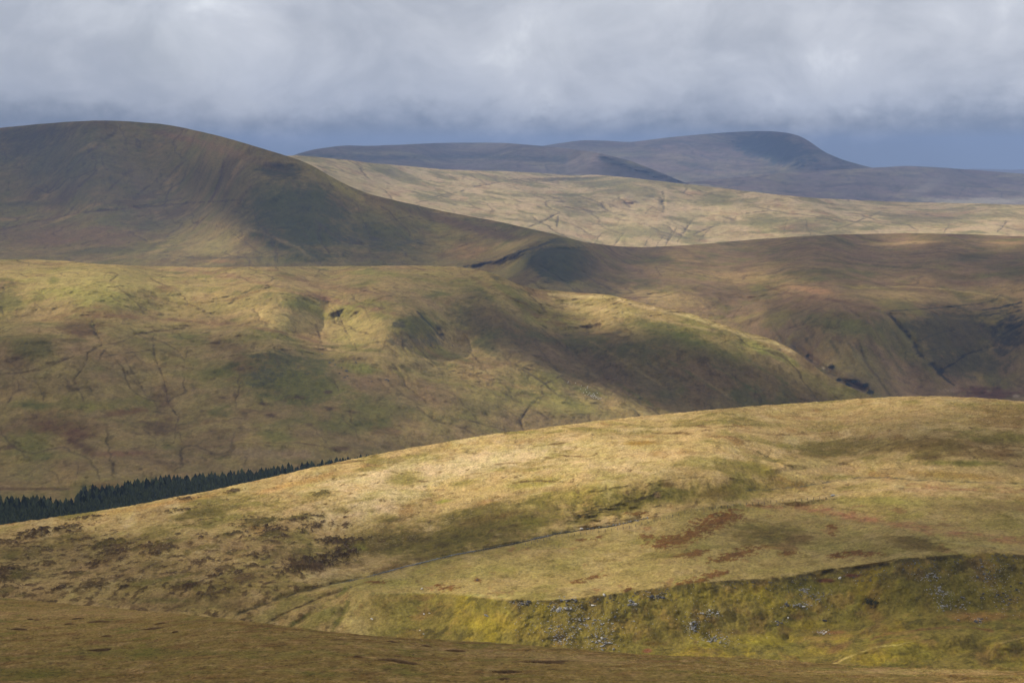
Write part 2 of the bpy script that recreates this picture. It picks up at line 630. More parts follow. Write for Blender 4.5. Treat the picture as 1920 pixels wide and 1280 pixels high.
Lmr = make_layer('distant_moor',
                 [(1150, 352), (1300, 341), (1400, 331), (1480, 323), (1560, 319), (1640, 314.5), (1700, 311), (1760, 314),
                  (1840, 320), (1920, 326), (2180, 340)],
                 [(1150, 360), (1300, 366), (1500, 384), (1700, 396), (2180, 400)], 11500,
                 [(1400, 350, 0.10), (1700, 340, 0.13), (1900, 350, 0.10)],
                 420, 70, x0=1140, back=700, apron=0.02, crestsm=10, crest_noise=0.3,
                 lumps=(rough(500, 9, 4), rough(160, 6, 4), bump_line([(1700, 345), (1660, 375)], 8, -14)))
# ---- the pale hill beyond the valley
Lph = make_layer('pale_hill',
                 [(200, 292), (560, 292), (600, 295), (650, 300), (700, 306), (760, 311), (830, 318), (900, 320), (1000, 323),
                  (1060, 329), (1120, 328), (1180, 333), (1240, 340), (1330, 350), (1420, 361), (1500, 369), (1600, 375),
                  (1700, 379), (1800, 381), (1920, 384), (2180, 390)],
                 [(200, 330), (560, 345), (700, 385), (850, 418), (1000, 450), (1120, 480), (1300, 478), (1600, 462), (2180, 462)],
                 6800,
                 [(800, 350, 0.10), (700, 320, 0.14), (1100, 345, 0.05), (1150, 375, 0.22, .7), (1150, 430, 0.15), (1400, 400, 0.15),
                  (1400, 450, 0.10), (1700, 430, 0.10), (1700, 395, 0.05), (1900, 440, 0.12)],
                 720, 105, x0=400, back=500, smooth_px=15, apron=0.12, sx=90, sy=30, crestsm=8, crest_noise=0.6,
                 lumps=(rough(420, 11, 4), rough(120, 5, 4), rough(45, 2.6, 4), gullies(330, 0.05, 5, 0.3),
                        bump_line([(1240, 362), (1243, 395)], 5, -14),
                        bump_line([(880, 350), (960, 335), (1100, 332)], 5, -10),
                        bump_line([(1050, 370), (1120, 392), (1220, 375), (1250, 345)], 9, -12)) +
                 tuple(bump_line(p, 2.6, -5.0) for p in (
                     [(1050, 398), (1020, 415), (985, 428)], [(1048, 402), (1045, 425)], [(1130, 435), (1115, 455)],
                     [(1170, 437), (1150, 462)], [(1270, 425), (1245, 465)], [(1300, 410), (1270, 455)], [(1350, 420), (1300, 440)],
                     [(1475, 412), (1470, 438)], [(1510, 410), (1520, 440)], [(1650, 398), (1560, 428), (1550, 440)],
                     [(1890, 415), (1870, 435)])))
# ---- the big rounded hill on the left and the moor it runs into
Lbh = make_layer('rounded_hill',
                 [(-260, 262), (0, 240), (60, 234), (120, 229), (180, 226), (230, 227), (300, 232), (350, 241), (400, 252),
                  (450, 266), (500, 281), (550, 296), (585, 310), (620, 331), (660, 352), (700, 366), (760, 380), (830, 396),
                  (900, 409), (960, 421), (1040, 439), (1100, 455), (1160, 462), (1210, 463.5), (1300, 459), (1400, 450),
                  (1470, 445), (1560, 440), (1700, 437), (1800, 439), (1920, 443), (2180, 440)],
                 [(-260, 510), (0, 510), (400, 522), (800, 525), (920, 545), (1050, 580), (1200, 610), (1400, 660), (1500, 705),
                  (1600, 765), (2180, 790)],
                 lambda x: np.interp(x, [-260, 600, 1000, 1300, 1700, 2180], [-262, -265, -275, -330, -400, -400]),
                 [(50, 460, 0.07), (50, 420, 0.14), (100, 360, 0.40), (100, 270, 0.42), (300, 460, 0.10), (300, 400, 0.18), (300, 320, 0.40),
                  (400, 270, 0.34), (520, 350, 0.48), (550, 430, 0.42), (560, 480, 0.3), (700, 430, 0.36), (700, 480, 0.2), (640, 350, 0.4),
                  (850, 440, 0.18), (850, 480, 0.12), (950, 440, 0.10), (1060, 490, 0.5, .6), (1060, 450, 0.03, .6), (1000, 460, 0.1, .5),
                  (1120, 520, 0.2, .7), (1200, 520, 0.06), (1200, 480, 0.03), (1400, 480, 0.02), (1350, 530, 0.06), (1300, 590, 0.25),
                  (1450, 560, 0.10), (1500, 640, 0.50), (1650, 500, 0.02), (1650, 545, 0.04), (1800, 560, 0.08), (1900, 470, 0.02),
                  (1700, 640, 0.55), (1850, 640, 0.6), (1850, 700, 0.5), (1650, 740, 0.3), (1850, 745, 0.1)],
                 960, 250, back=500, smooth_px=22, sx=110, sy=45, crestsm=9, crest_noise=0.5,
                 lumps=(rough(700, 16, 3), rough(240, 9, 4), rough(70, 4.0, 4), rough(28, 2.2, 4, gain=0.6), gullies(150, 0.05, 2.4),
                        bump_line([(419, 300), (415, 330), (397, 377)], 8, -12),
                        bump_line([(215, 249), (150, 295), (60, 350)], 10, -9),
                        bump_line([(280, 290), (240, 330), (190, 370)], 8, -6),
                        bump_line([(0, 431), (146, 399), (273, 388), (383, 379)], 4, -6),
                        bump_blob(520, 318, 50, 12, -22), bump_line([(360, 408), (492, 432), (600, 490)], 12, 10),
                        bump_line([(300, 482), (400, 484), (500, 480)], 3, -3),
                        bump_line([(872, 499), (930, 489), (974, 472), (1010, 462), (1047, 446)], 6, 11),
                        bump_line([(900, 512), (980, 490), (1060, 466), (1110, 480)], 12, -9),
                        bump_line([(1657, 584), (1675, 596), (1690, 618), (1712, 640), (1722, 662), (1745, 680), (1760, 697), (1795, 725)], 6, -7, 2.0),
                        bump_line([(1760, 697), (1811, 664), (1876, 646)], 5, -5, 1.5),
                        bump_line([(1475, 638), (1548, 693), (1585, 715), (1632, 737)], 6, -12),
                        bump_line([(1669, 582), (1837, 569), (1871, 560)], 4, 3),
                        bump_line([(1594, 540), (1700, 539), (1781, 545), (1875, 556), (1905, 571)], 8, 4),
                        bump_line([(1150, 565), (1250, 540), (1350, 545), (1450, 560)], 10, 4),
                        bump_line([(1420, 522), (1500, 545), (1640, 580)], 10, 3),
                        bump_line([(1640, 600), (1600, 660), (1640, 710)], 14, 8)) +
                 tuple(bump_line([(x, y), (x + 45, y + 70)], 4, -4) for x, y in ((1440, 600), (1500, 600), (1560, 620), (1600, 640), (1770, 600))))
# ---- the middle hill with its terraces
Lmh = make_layer('middle_hill',
                 [(-260, 486), (0, 487), (60, 486), (120, 489), (180, 495), (260, 498), (380, 501), (500, 500), (640, 499),
                  (780, 497.5), (855, 500), (900, 506), (928, 513), (960, 529), (1000, 541), (1060, 547), (1147, 553),
                  (1220, 572), (1293, 587), (1350, 606), (1395, 622), (1453, 637), (1497, 662), (1533, 691), (1566, 714),
                  (1621, 737), (1680, 765), (2180, 990)],
                 [(-260, 940), (0, 932), (160, 918), (400, 900), (560, 885), (690, 872), (800, 850), (1000, 822), (1200, 800),
                  (1400, 782), (1600, 772), (1680, 790), (2180, 1020)], -308,
                 [(50, 900, 0.12), (50, 840, 0.2), (100, 760, 0.3), (60, 660, 0.28), (60, 620, 0.1), (250, 650, 0.28), (300, 740, 0.3),
                  (100, 560, 0.22), (100, 510, 0.03), (300, 520, 0.04), (300, 570, 0.25), (300, 605, 0.05), (300, 850, 0.15),
                  (450, 640, 0.1), (500, 690, 0.42), (560, 740, 0.3), (500, 800, 0.2), (500, 845, 0.25), (600, 650, 0.05), (600, 590, 0.3),
                  (600, 520, 0.03), (750, 520, 0.05), (780, 620, 0.42), (700, 700, 0.24), (750, 770, 0.25), (850, 530, 0.08), (900, 600, 0.42),
                  (850, 700, 0.12), (900, 780, 0.22), (1000, 700, 0.25), (1000, 780, 0.2), (1050, 570, 0.12), (1150, 590, 0.16),
                  (1150, 680, 0.45), (1200, 740, 0.35), (1100, 750, 0.14), (1300, 640, 0.42), (1300, 600, 0.12), (1400, 720, 0.55),
                  (1500, 700, 0.5), (1430, 645, 0.2, .6), (1600, 760, 0.4)],
                 1000, 280, x1=1720, back=350, smooth_px=32, sx=90, sy=45, crestsm=9, crest_noise=0.8,
                 lumps=(rough(420, 12, 3), rough(150, 7, 4), rough(50, 3.2, 4), rough(18, 1.7, 4, gain=0.6), gullies(95, 0.05, 1.6),
                        bump_line([(379, 624), (456, 622), (547, 645), (693, 667), (855, 679), (965, 724)], 14, 5),
                        bump_blob(60, 650, 80, 34, 10), bump_line([(0, 705), (70, 695), (136, 668)], 4, -2),
                        bump_line([(335, 846), (400, 836), (474, 830), (565, 830), (640, 842), (680, 852)], 9, 3),
                        bump_line([(146, 866), (200, 863), (255, 868), (306, 888)], 9, 3),
                        bump_blob(790, 615, 60, 36, 8), bump_blob(900, 600, 50, 36, 9),
                        bump_line([(782, 584), (810, 612), (833, 638)], 4, -5),
                        bump_blob(860, 645, 30, 14, -5), bump_line([(620, 560), (590, 640)], 9, -3),
                        bump_line([(1140, 690), (1200, 690), (1240, 670)], 5, -2),
                        bump_line([(600, 590), (640, 575), (700, 585)], 10, 5)) +
                 tuple(bump_line(p, 3.2, -1.7) for p in (
                     [(157, 753), (139, 713), (160, 680), (164, 662), (190, 647), (178, 620), (175, 604)],
                     [(190, 647), (255, 626), (346, 615)], [(233, 698), (252, 702), (266, 728)],
                     [(288, 647), (292, 673), (303, 702), (317, 757), (335, 782), (325, 830)],
                     [(735, 682), (757, 708), (760, 722), (797, 752)], [(782, 762), (815, 788), (873, 803), (899, 821)],
                     [(630, 580), (645, 620), (668, 655)], [(1019, 741), (994, 762), (975, 788), (983, 810)],
                     [(340, 838), (338, 880)], [(55, 815), (120, 850), (160, 855)])) +
                 tuple(bump_line([(x, y), (x + 0.75 * l, y + 0.5 * l)], 7, -2.2) for x, y, l in
                       ((960, 640, 260), (1030, 640, 250), (1090, 620, 230), (1180, 650, 180), (1260, 650, 150), (1330, 660, 150), (1400, 660, 120))))
# ---- the near sunlit ridge, its stream and its rocky scarp
EDGE = [(560, 1100), (650, 1108), (850, 1111), (960, 1125), (1060, 1122), (1200, 1105), (1300, 1091), (1450, 1083), (1530, 1071),
        (1650, 1056), (1690, 1046), (1800, 1039), (1860, 1034), (1920, 1040), (2180, 1040)]
STREAM1 = [(440, 1153), (500, 1130), (560, 1110), (620, 1095), (680, 1083), (760, 1062), (850, 1040), (960, 1020), (1040, 1001),
           (1090, 993), (1150, 985), (1212, 971)]
STREAM2 = [(1400, 919), (1440, 917), (1500, 912), (1560, 902), (1620, 894), (1680, 896), (1730, 900), (1800, 903), (1920, 906)]


def below(pts, off0, off1):
    """1 inside the band between off0 and off1 pixels below a line"""
    def f(L):
        e = np.interp(L.PX, [p[0] for p in pts], [p[1] for p in pts])
        d = L.PY - e
        return sst(off0 - 3, off0 + 3, d) * (1 - sst(off1 - 12, off1 + 12, d))
    return f


def edge_d(L):
    e = np.interp(L.PXa, [p[0] for p in EDGE], [p[1] for p in EDGE])
    return L.PYa - e


def near_relief(L):
    xm = sst(780, 960, L.PX)
    a = 0.62 * below(EDGE, 0, 105)(L) * (0.25 + 0.75 * xm)
    a = a + 0.35 * below([(1060, 925), (1130, 920), (1200, 905), (1330, 897), (1500, 896)], 0, 45)(L) * sst(960, 1200, L.PX) * (1 - sst(1300, 1600, L.PX))
    return a


def scarp_mask(L):
    return below(EDGE, 0, 90)(L) * sst(860, 980, L.PX)


def crag_mask(L):
    d = seglen(L.PX, L.PY, [(1085, 965), (1130, 955), (1180, 940), (1235, 925)])
    return np.exp(-(d / 24) ** 2)


Lnr = make_layer('near_ridge',
                 [(-260, 1012), (0, 983), (60, 975), (130, 965), (200, 955), (300, 937), (400, 918), (500, 896), (600, 873), (700, 852),
                  (800, 834), (900, 817), (1000, 804), (1100, 791), (1200, 780), (1300, 771), (1400, 762), (1500, 755), (1600, 748),
                  (1680, 743), (1760, 742), (1840, 746), (1920, 752), (2180, 768)],
                 [(-260, 1170), (0, 1165), (200, 1178), (400, 1195), (650, 1225), (930, 1240), (1200, 1262), (1500, 1275), (1920, 1290), (2180, 1295)],
                 lambda x: np.interp(x, [-260, 300, 800, 1300, 2180], [-188, -190, -192, -188, -180]),
                 [(100, 1120, 0.0), (100, 1050, 0.10), (100, 1000, 0.04), (400, 1100, 0.08), (400, 1020, 0.12), (400, 950, 0.02),
                  (700, 1000, 0.16), (700, 900, 0.04), (700, 1090, -0.02), (550, 1150, 0.05), (750, 1150, 0.18), (950, 980, 0.12), (950, 880, 0.05),
                  (900, 1070, 0.0), (900, 1190, 0.1), (1100, 1060, 0.0), (1150, 950, 0.1), (1100, 860, 0.05), (1200, 810, -0.02), (1250, 1200, 0.1), (1500, 1220, 0.05),
                  (1300, 1020, 0.02), (1300, 930, 0.10), (1500, 1040, 0.02), (1500, 950, 0.02), (1500, 880, 0.05), (1450, 810, 0.02),
                  (1700, 980, 0.03), (1700, 910, 0.02), (1700, 850, 0.12), (1700, 790, 0.02), (1900, 970, 0.02), (1900, 880, 0.06), (1800, 1220, 0.15)],
                 1220, 410, back=170, backstep=0.5, smooth_px=18, sx=130, sy=40, crestsm=12, crest_noise=0.7, relief=near_relief, crestpow=1.15,
                 lumps=(rough(130, 2.6, 3), rough(45, 1.3, 4), rough(14, 0.8, 4, gain=0.6),
                        rough(8, 1.9, 4, mask=scarp_mask, gain=0.6), rough(26, 2.4, 3, mask=scarp_mask), rough(7, 2.2, 4, mask=crag_mask),
                        bump_line(STREAM1, 5, -1.5), bump_line(STREAM2, 5, -0.7), bump_line([(500, 1168), (590, 1125), (670, 1095)], 4, -0.8),
                        bump_line([(620, 1185), (640, 1150), (650, 1125)], 9, -3.0), bump_line([(540, 1180), (600, 1140), (650, 1110)], 8, -1.8),
                        bump_line([(1560, 1244), (1600, 1228), (1634, 1215), (1684, 1209), (1742, 1194), (1830, 1190), (1860, 1200)], 22, 3.2),
                        bump_line([(1857, 1240), (1866, 1209), (1920, 1196), (2000, 1190)], 20, 3.2),
                        bump_line([(1600, 1200), (1632, 1194), (1694, 1181), (1769, 1172), (1816, 1170), (1862, 1178)], 8, -1.2),
                        bump_line([(1840, 1240), (1848, 1205)], 11, -2),
                        bump_line([(1480, 1180), (1475, 1215)], 8, -2), bump_line([(1640, 1110), (1620, 1170)], 14, -2.0),
                        bump_line([(1420, 880), (1500, 868), (1580, 862), (1700, 872)], 10, 2.5),
                        bump_line([(1300, 940), (1400, 935), (1500, 930), (1600, 920), (1700, 912)], 10, 1.6),
                        bump_line([(1420, 940), (1500, 950), (1640, 968), (1780, 985), (1920, 1000)], 10, -1.2),
                        bump_line([(1700, 915), (1600, 925), (1500, 940), (1300, 950), (1212, 972)], 6, 1.2),
                        bump_line([(1430, 850), (1470, 875)], 5, -1.5)))
# ---- the slope below the camera
Lfg = make_layer('foreground_slope',
                 [(-260, 1095), (0, 1120), (100, 1129), (200, 1138), (400, 1156), (530, 1172), (650, 1187), (800, 1197), (930, 1204),
                  (1060, 1214), (1200, 1226), (1320, 1230), (1390, 1232), (1510, 1240), (1610, 1246), (1700, 1251), (1815, 1254), (1920, 1257), (2180, 1265)],
                 [(-260, 1420), (2180, 1420)],
                 lambda x: np.interp(x, [-260, 2180], [-66, -60]),
                 [(200, 1200, -0.19), (1000, 1250, -0.19), (1800, 1270, -0.20), (500, 1300, -0.17)],
                 1020, 180, back=110, backstep=0.55, crestsm=20, crest_noise=0.5, crestpow=1.3,
                 lumps=(rough(60, 1.2, 3), rough(20, 0.4, 3), rough(6, 0.12, 3)))

# ---- open ground under everything, out to the horizon
gm = bpy.data.meshes.new('ground')
gy = [-3000, 0, 1500, 4000, 9000, 16000, 24000, 33000]
gv, gf = [], []
for yy in gy:
    for k in range(9):
        gv.append(((k - 4) / 4 * (max(yy, 0) * 0.9 + 4000), yy, ALT - 430))
for r in range(len(gy) - 1):
    for k in range(8):
        i = r * 9 + k
        gf.append((i, i + 1, i + 10, i + 9))
gm.from_pydata(gv, [], gf)
ca = gm.color_attributes.new('cover', 'FLOAT_COLOR', 'POINT')
for i in range(len(gv)):
    ca.data[i].color = (*BROWN, 1)
ground = bpy.data.objects.new('ground', gm)
C.objects.link(ground)
ground['kind'] = 'structure'

M_far = ground_material('far_moor_grass', 0.03, 0.006, 6.0, var=0.20)
M_mid = ground_material('hill_grass', 0.26, 0.04, 1.6, var=0.22, grain=6.0)
M_near = ground_material('tussock_grass', 0.8, 0.16, 0.70, var=0.33, grain=6.5)
M_fore = ground_material('moor_grass', 2.2, 0.45, 0.22, var=0.42, ys=0.9, grain=5.5)
gm.materials.append(M_far)
#@@ PAINT
# ------------------------------------------------------------------ ground cover
# far ridge, mountain, plateau, moor
P = Paint(Lfar, BROWN, 400)
link_layer(Lfar, P.c, M_far)

P = Paint(Lmt, (0.25, 0.165, 0.11), 300)
P.noise(STRAW, 900, -0.05, 0.4, 0.6)
P.noise(BROWN, 500, 0.0, 0.35, 0.7, off=9)
P.noise(OLIVE, 350, 0.15, 0.4, 0.5, off=4)
for p, wd in (([(1250, 335), (1330, 310), (1400, 318)], 2.5), ([(1270, 270), (1300, 285)], 3), ([(1300, 345), (1380, 328), (1470, 322)], 2),
              ([(1150, 300), (1200, 322), (1290, 330)], 2), ([(1400, 300), (1460, 312)], 2.5)):
    P.line(p, wd, BROWN, 0.8)
P.blob(1450, 280, 90, 32, (0.06, 0.065, 0.05), 0.95, ang=-12, soft=0.2)  # dark summit cap: cloud shadow painted into the cover colour
P.mottle(160, 0.25, 6)
P.rills(500, 0.014, (0.10, 0.08, 0.07), 0.7, ys=0.3)
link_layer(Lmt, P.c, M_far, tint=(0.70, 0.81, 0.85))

P = Paint(Lpl, (0.20, 0.14, 0.10), 250)
P.noise(BROWN, 500, -0.1, 0.35, 0.7)
P.noise(STRAW, 420, 0.05, 0.4, 0.6, off=7)
P.line([(560, 292), (700, 296), (900, 293), (1060, 300)], 9, (0.07, 0.07, 0.05), 0.85, warp=1)
P.line([(1130, 296), (1180, 312), (1240, 330), (1290, 345)], 11, (0.06, 0.065, 0.045), 0.9, warp=1)
P.mottle(140, 0.25, 7)
P.rills(500, 0.014, (0.10, 0.08, 0.07), 0.7, ys=0.3)
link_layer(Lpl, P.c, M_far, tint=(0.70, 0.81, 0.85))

P = Paint(Lmr, (0.23, 0.15, 0.105), 250)
P.noise(STRAW, 420, 0.0, 0.35, 0.6)
P.noise(BROWN, 300, 0.05, 0.35, 0.8, off=5)
for p in ([(1700, 345), (1660, 378)], [(1810, 350), (1790, 378)], [(1300, 345), (1400, 338), (1440, 330)], [(1350, 355), (1390, 345)],
          [(1880, 360), (1870, 385)]):
    P.line(p, 2.2, (0.09, 0.06, 0.05), 0.8)
P.mottle(140, 0.25, 8)
P.blob(1850, 378, 160, 10, (0.50, 0.38, 0.26), 0.8)  # sunlit band low on the moor, painted in as pale straw
P.blob(1740, 350, 60, 14, (0.34, 0.25, 0.18), 0.6, ang=30)
P.rills(500, 0.014, (0.10, 0.08, 0.07), 0.7, ys=0.3)
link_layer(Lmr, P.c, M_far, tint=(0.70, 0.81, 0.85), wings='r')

# pale hill
P = Paint(Lph, (0.49, 0.39, 0.215), 120)
P.noise((0.36, 0.27, 0.15), 260, 0.02, 0.38, 0.65)
P.noise((0.17, 0.165, 0.06), 210, 0.08, 0.33, 0.7, off=8)
P.noise((0.36, 0.22, 0.13), 90, 0.12, 0.4, 0.5, off=3, ys=0.5)
P.blob(1130, 345, 120, 14, (0.16, 0.16, 0.065), 0.7, ang=-3)
P.blob(1060, 336, 110, 5, (0.08, 0.085, 0.05), 0.8, ang=3)
P.blob(1080, 375, 60, 22, (0.19, 0.18, 0.08), 0.7, ang=-8)
P.blob(1430, 418, 70, 18, (0.19, 0.19, 0.08), 0.7, ang=-5)
P.blob(1330, 378, 60, 10, (0.18, 0.17, 0.075), 0.6)
P.blob(700, 318, 60, 10, (0.2, 0.19, 0.09), 0.6, ang=-8)
P.blob(1500, 425, 60, 16, (0.26, 0.155, 0.10), 0.7)
P.blob(1740, 405, 150, 14, (0.29, 0.19, 0.11), 0.6)
P.line([(1243, 360), (1243, 396)], 4.5, (0.08, 0.07, 0.05), 0.9)
for p in ([(1050, 398), (1020, 415), (985, 428)], [(1048, 402), (1045, 425)], [(1130, 435), (1115, 455)],
          [(1170, 437), (1150, 462)], [(1270, 425), (1245, 465)], [(1300, 410), (1270, 455)], [(1350, 420), (1300, 440)],
          [(1475, 412), (1470, 438)], [(1510, 410), (1520, 440)], [(1500, 425), (1555, 440)], [(1650, 398), (1600, 418), (1550, 438)],
          [(1890, 415), (1870, 435)], [(1780, 420), (1770, 436)], [(800, 372), (860, 360), (870, 357)], [(1210, 400), (1225, 385)],
          [(1220, 440), (1205, 465)], [(1245, 440), (1230, 462)], [(1330, 430), (1310, 452)], [(1400, 400), (1440, 395)],
          [(890, 350), (960, 337), (1060, 334)], [(1040, 385), (1120, 398), (1140, 395)], [(780, 380), (850, 366)]):
    P.line(p, 1.9, (0.10, 0.075, 0.05), 0.85, warp=1.6)
P.noise((0.20, 0.195, 0.095), 380, -0.05, 0.25, 0.65, off=71)
P.rills(330, 0.012, (0.14, 0.11, 0.075), 0.65, ys=0.3)
P.rills(170, 0.010, (0.16, 0.12, 0.08), 0.5, off=5, ys=0.3, a=0.05)
P.mottle(60, 0.2, 1)
link_layer(Lph, P.c, M_mid, wings='r')

# rounded hill and the moor beside it
P = Paint(Lbh, (0.20, 0.165, 0.075), 90)
P.noise(BROWN, 170, 0.0, 0.35, 0.6)
P.noise((0.15, 0.145, 0.05), 200, 0.0, 0.3, 0.7, off=8)
P.noise(STRAW, 120, 0.18, 0.45, 0.6, off=31)
# darker, greener patches on the faces of the hill
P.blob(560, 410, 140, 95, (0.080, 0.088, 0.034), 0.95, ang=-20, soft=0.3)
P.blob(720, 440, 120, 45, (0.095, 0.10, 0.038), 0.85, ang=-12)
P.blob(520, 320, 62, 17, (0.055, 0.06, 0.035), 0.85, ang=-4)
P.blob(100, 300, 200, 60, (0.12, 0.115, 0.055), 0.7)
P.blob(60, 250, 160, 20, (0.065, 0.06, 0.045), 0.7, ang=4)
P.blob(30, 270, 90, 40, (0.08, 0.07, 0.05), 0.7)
P.blob(430, 285, 120, 14, (0.22, 0.15, 0.095), 0.7, ang=-17)
P.blob(330, 256, 80, 8, (0.20, 0.12, 0.075), 0.7, ang=-12)
P.blob(640, 350, 75, 13, (0.30, 0.26, 0.09), 0.8, ang=-32)
P.blob(790, 412, 60, 15, (0.28, 0.24, 0.10), 0.7, ang=-22)
P.blob(120, 445, 230, 30, (0.185, 0.125, 0.08), 0.8)
P.blob(180, 470, 90, 9, (0.10, 0.10, 0.045), 0.8, ang=3)
P.blob(400, 463, 95, 24, (0.26, 0.22, 0.10), 0.85, ang=-5)
P.blob(290, 425, 60, 16, (0.12, 0.12, 0.05), 0.7)
P.blob(60, 382, 90, 7, (0.09, 0.09, 0.045), 0.6)
P.blob(420, 490, 60, 6, (0.30, 0.17, 0.09), 0.5)
P.blob(880, 425, 190, 14, (0.14, 0.095, 0.065), 0.85, ang=-15)
P.blob(890, 470, 70, 22, (0.26, 0.17, 0.095), 0.7)
P.blob(850, 447, 60, 12, (0.14, 0.14, 0.055), 0.6)
P.blob(965, 458, 62, 9, (0.33, 0.26, 0.12), 0.9, ang=16)
P.blob(1055, 494, 84, 42, (0.060, 0.064, 0.032), 1.0, ang=-4, soft=0.15, rag=0.3)  # scarp face turned from the sun, its shade painted into the colour
P.blob(1100, 535, 60, 10, (0.22, 0.21, 0.07), 0.6)
P.blob(655, 452, 50, 14, DROCK, 0.55, rag=1.2)
P.blob(770, 455, 40, 8, DROCK, 0.5, rag=1.2)
P.line([(870, 500), (930, 490), (974, 472), (1010, 463), (1045, 447)], 4.0, (0.035, 0.033, 0.033), 1.0, rag=1.0, warp=1, brk=0.3)
P.blob(1045, 452, 22, 10, (0.06, 0.06, 0.05), 0.8, rag=1.0)
for p, wd, c in (([(419, 300), (415, 330), (397, 377)], 4.5, (0.09, 0.06, 0.05)), ([(215, 249), (153, 293)], 6, (0.075, 0.06, 0.05)),
                 ([(0, 431), (146, 399), (273, 388), (383, 379)], 2.6, (0.10, 0.065, 0.05)), ([(390, 379), (460, 374)], 3, (0.09, 0.07, 0.05)),
                 ([(240, 322), (200, 360)], 3, (0.10, 0.075, 0.05)), ([(300, 330), (260, 365)], 2.5, (0.10, 0.075, 0.05)),
                 ([(350, 300), (300, 345)], 2.5, (0.11, 0.08, 0.05)), ([(150, 300), (90, 360)], 3, (0.10, 0.075, 0.05)),
                 ([(180, 320), (150, 350)], 2.5, (0.09, 0.07, 0.05)), ([(250, 388), (340, 372)], 2, (0.10, 0.07, 0.05)),
                 ([(365, 413), (430, 425), (492, 435), (560, 465), (600, 495)], 4.5, (0.24, 0.19, 0.10)),
                 ([(300, 478), (380, 484), (500, 482), (530, 480)], 1.8, (0.07, 0.06, 0.045)),
                 ([(430, 435), (495, 478), (560, 460)], 1.4, (0.08, 0.07, 0.05)),
                 ([(700, 420), (766, 406), (830, 418)], 1.8, (0.09, 0.075, 0.05)), ([(845, 460), (820, 490)], 1.6, (0.11, 0.08, 0.05)),
                 ([(150, 457), (182, 450)], 2, PEAT), ([(255, 432), (280, 430)], 2.5, PEAT), ([(300, 475), (318, 472)], 2, PEAT)):
    P.line(p, wd, c, 0.85)
# the moor
mo = sst(1060, 1180, Lbh.PXa) * 1.0
P.lay(mo * sst(-0.2, 0.2, P.n1 + 0.12), (0.225, 0.158, 0.108), 0.85)
P.noise((0.15, 0.104, 0.073), 120, 0.0, 0.3, 0.7, ys=0.35, off=12, where=mo)
P.noise((0.27, 0.20, 0.105), 170, 0.05, 0.35, 0.75, ys=0.3, off=2, where=mo)
P.noise((0.125, 0.12, 0.05), 110, 0.1, 0.35, 0.7, ys=0.4, off=42, where=mo)
P.blob(1700, 480, 300, 26, (0.235, 0.165, 0.11), 0.5)
P.blob(1380, 520, 150, 15, (0.31, 0.23, 0.115), 0.8, ang=-3)
P.blob(1250, 560, 120, 18, (0.33, 0.25, 0.125), 0.8, ang=-10)
P.blob(1520, 543, 70, 9, (0.34, 0.21, 0.125), 0.85, ang=-8)
P.blob(1700, 455, 130, 5, (0.34, 0.25, 0.13), 0.8, ang=2)  # lit streak along the moor, light painted in as paler colour
P.blob(1880, 455, 60, 5, (0.33, 0.23, 0.12), 0.8)
P.blob(1330, 610, 110, 26, (0.27, 0.20, 0.10), 0.7, ang=-22)
P.blob(1700, 555, 150, 14, (0.28, 0.215, 0.11), 0.8, ang=-3)
P.line([(1594, 540), (1700, 537), (1781, 543), (1875, 556), (1905, 572)], 2.5, (0.34, 0.27, 0.13), 0.8)
P.line([(1430, 535), (1500, 555), (1560, 562), (1640, 578)], 4, (0.13, 0.075, 0.05), 0.7)
P.blob(1820, 482, 70, 12, (0.09, 0.085, 0.05), 0.7)
P.blob(1570, 610, 110, 26, (0.13, 0.135, 0.05), 0.8, ang=-10)
P.blob(1600, 680, 120, 36, (0.20, 0.165, 0.075), 0.75, ang=-30)
P.blob(1800, 625, 125, 62, (0.075, 0.07, 0.045), 0.9, soft=0.25)
P.blob(1880, 620, 75, 60, (0.05, 0.047, 0.05), 0.85, rag=1.0)
P.blob(1810, 680, 120, 42, (0.072, 0.068, 0.045), 0.9)
P.blob(1850, 735, 80, 15, (0.12, 0.055, 0.05), 0.85, rag=0.9)
P.blob(1780, 732, 30, 6, (0.28, 0.20, 0.15), 0.8)
P.blob(1855, 733, 8, 5, (0.30, 0.20, 0.16), 0.8)
P.blob(1905, 742, 9, 4, (0.36, 0.30, 0.25), 0.8)
P.line([(1669, 583), (1760, 577), (1837, 569), (1871, 560)], 1.8, (0.05, 0.047, 0.035), 1.0, warp=1, brk=0.3)
P.line([(1657, 584), (1675, 596), (1690, 618), (1712, 640), (1722, 662), (1745, 680), (1760, 697), (1789, 722)], 3.2, (0.03, 0.03, 0.033), 1.0, rag=1.2, warp=2, brk=0.4)
for x, y in ((1700, 622), (1706, 630), (1718, 648), (1728, 668), (1746, 682), (1762, 697)):
    P.blob(x, y, 8, 5, (0.03, 0.03, 0.032), 0.95, rag=1.2)
P.line([(1760, 697), (1790, 680), (1811, 664), (1840, 655)], 3.0, (0.028, 0.028, 0.032), 1.0, rag=1.0, warp=1, brk=0.3)
P.line([(1720, 640), (1760, 625), (1790, 618)], 1.8, (0.05, 0.05, 0.05), 0.9, brk=0.5)
P.line([(1716, 664), (1770, 650)], 1.6, (0.05, 0.05, 0.05), 0.8)
P.line([(1848, 652), (1878, 644)], 2.5, (0.04, 0.04, 0.042), 0.9)
for k in range(9):
    y0 = 575 + k * 7
    P.line([(1835 + k * 6, y0 + 14), (1880 + k * 3, y0), (1915, y0 - 8)], 2.8, (0.028, 0.029, 0.036), 1.0, rag=1.4)
P.line([(1475, 640), (1500, 662), (1548, 693), (1585, 715), (1632, 737)], 3.5, (0.07, 0.06, 0.05), 0.9, rag=1.0)
P.blob(1544, 690, 5, 5, (0.42, 0.36, 0.28), 0.95)
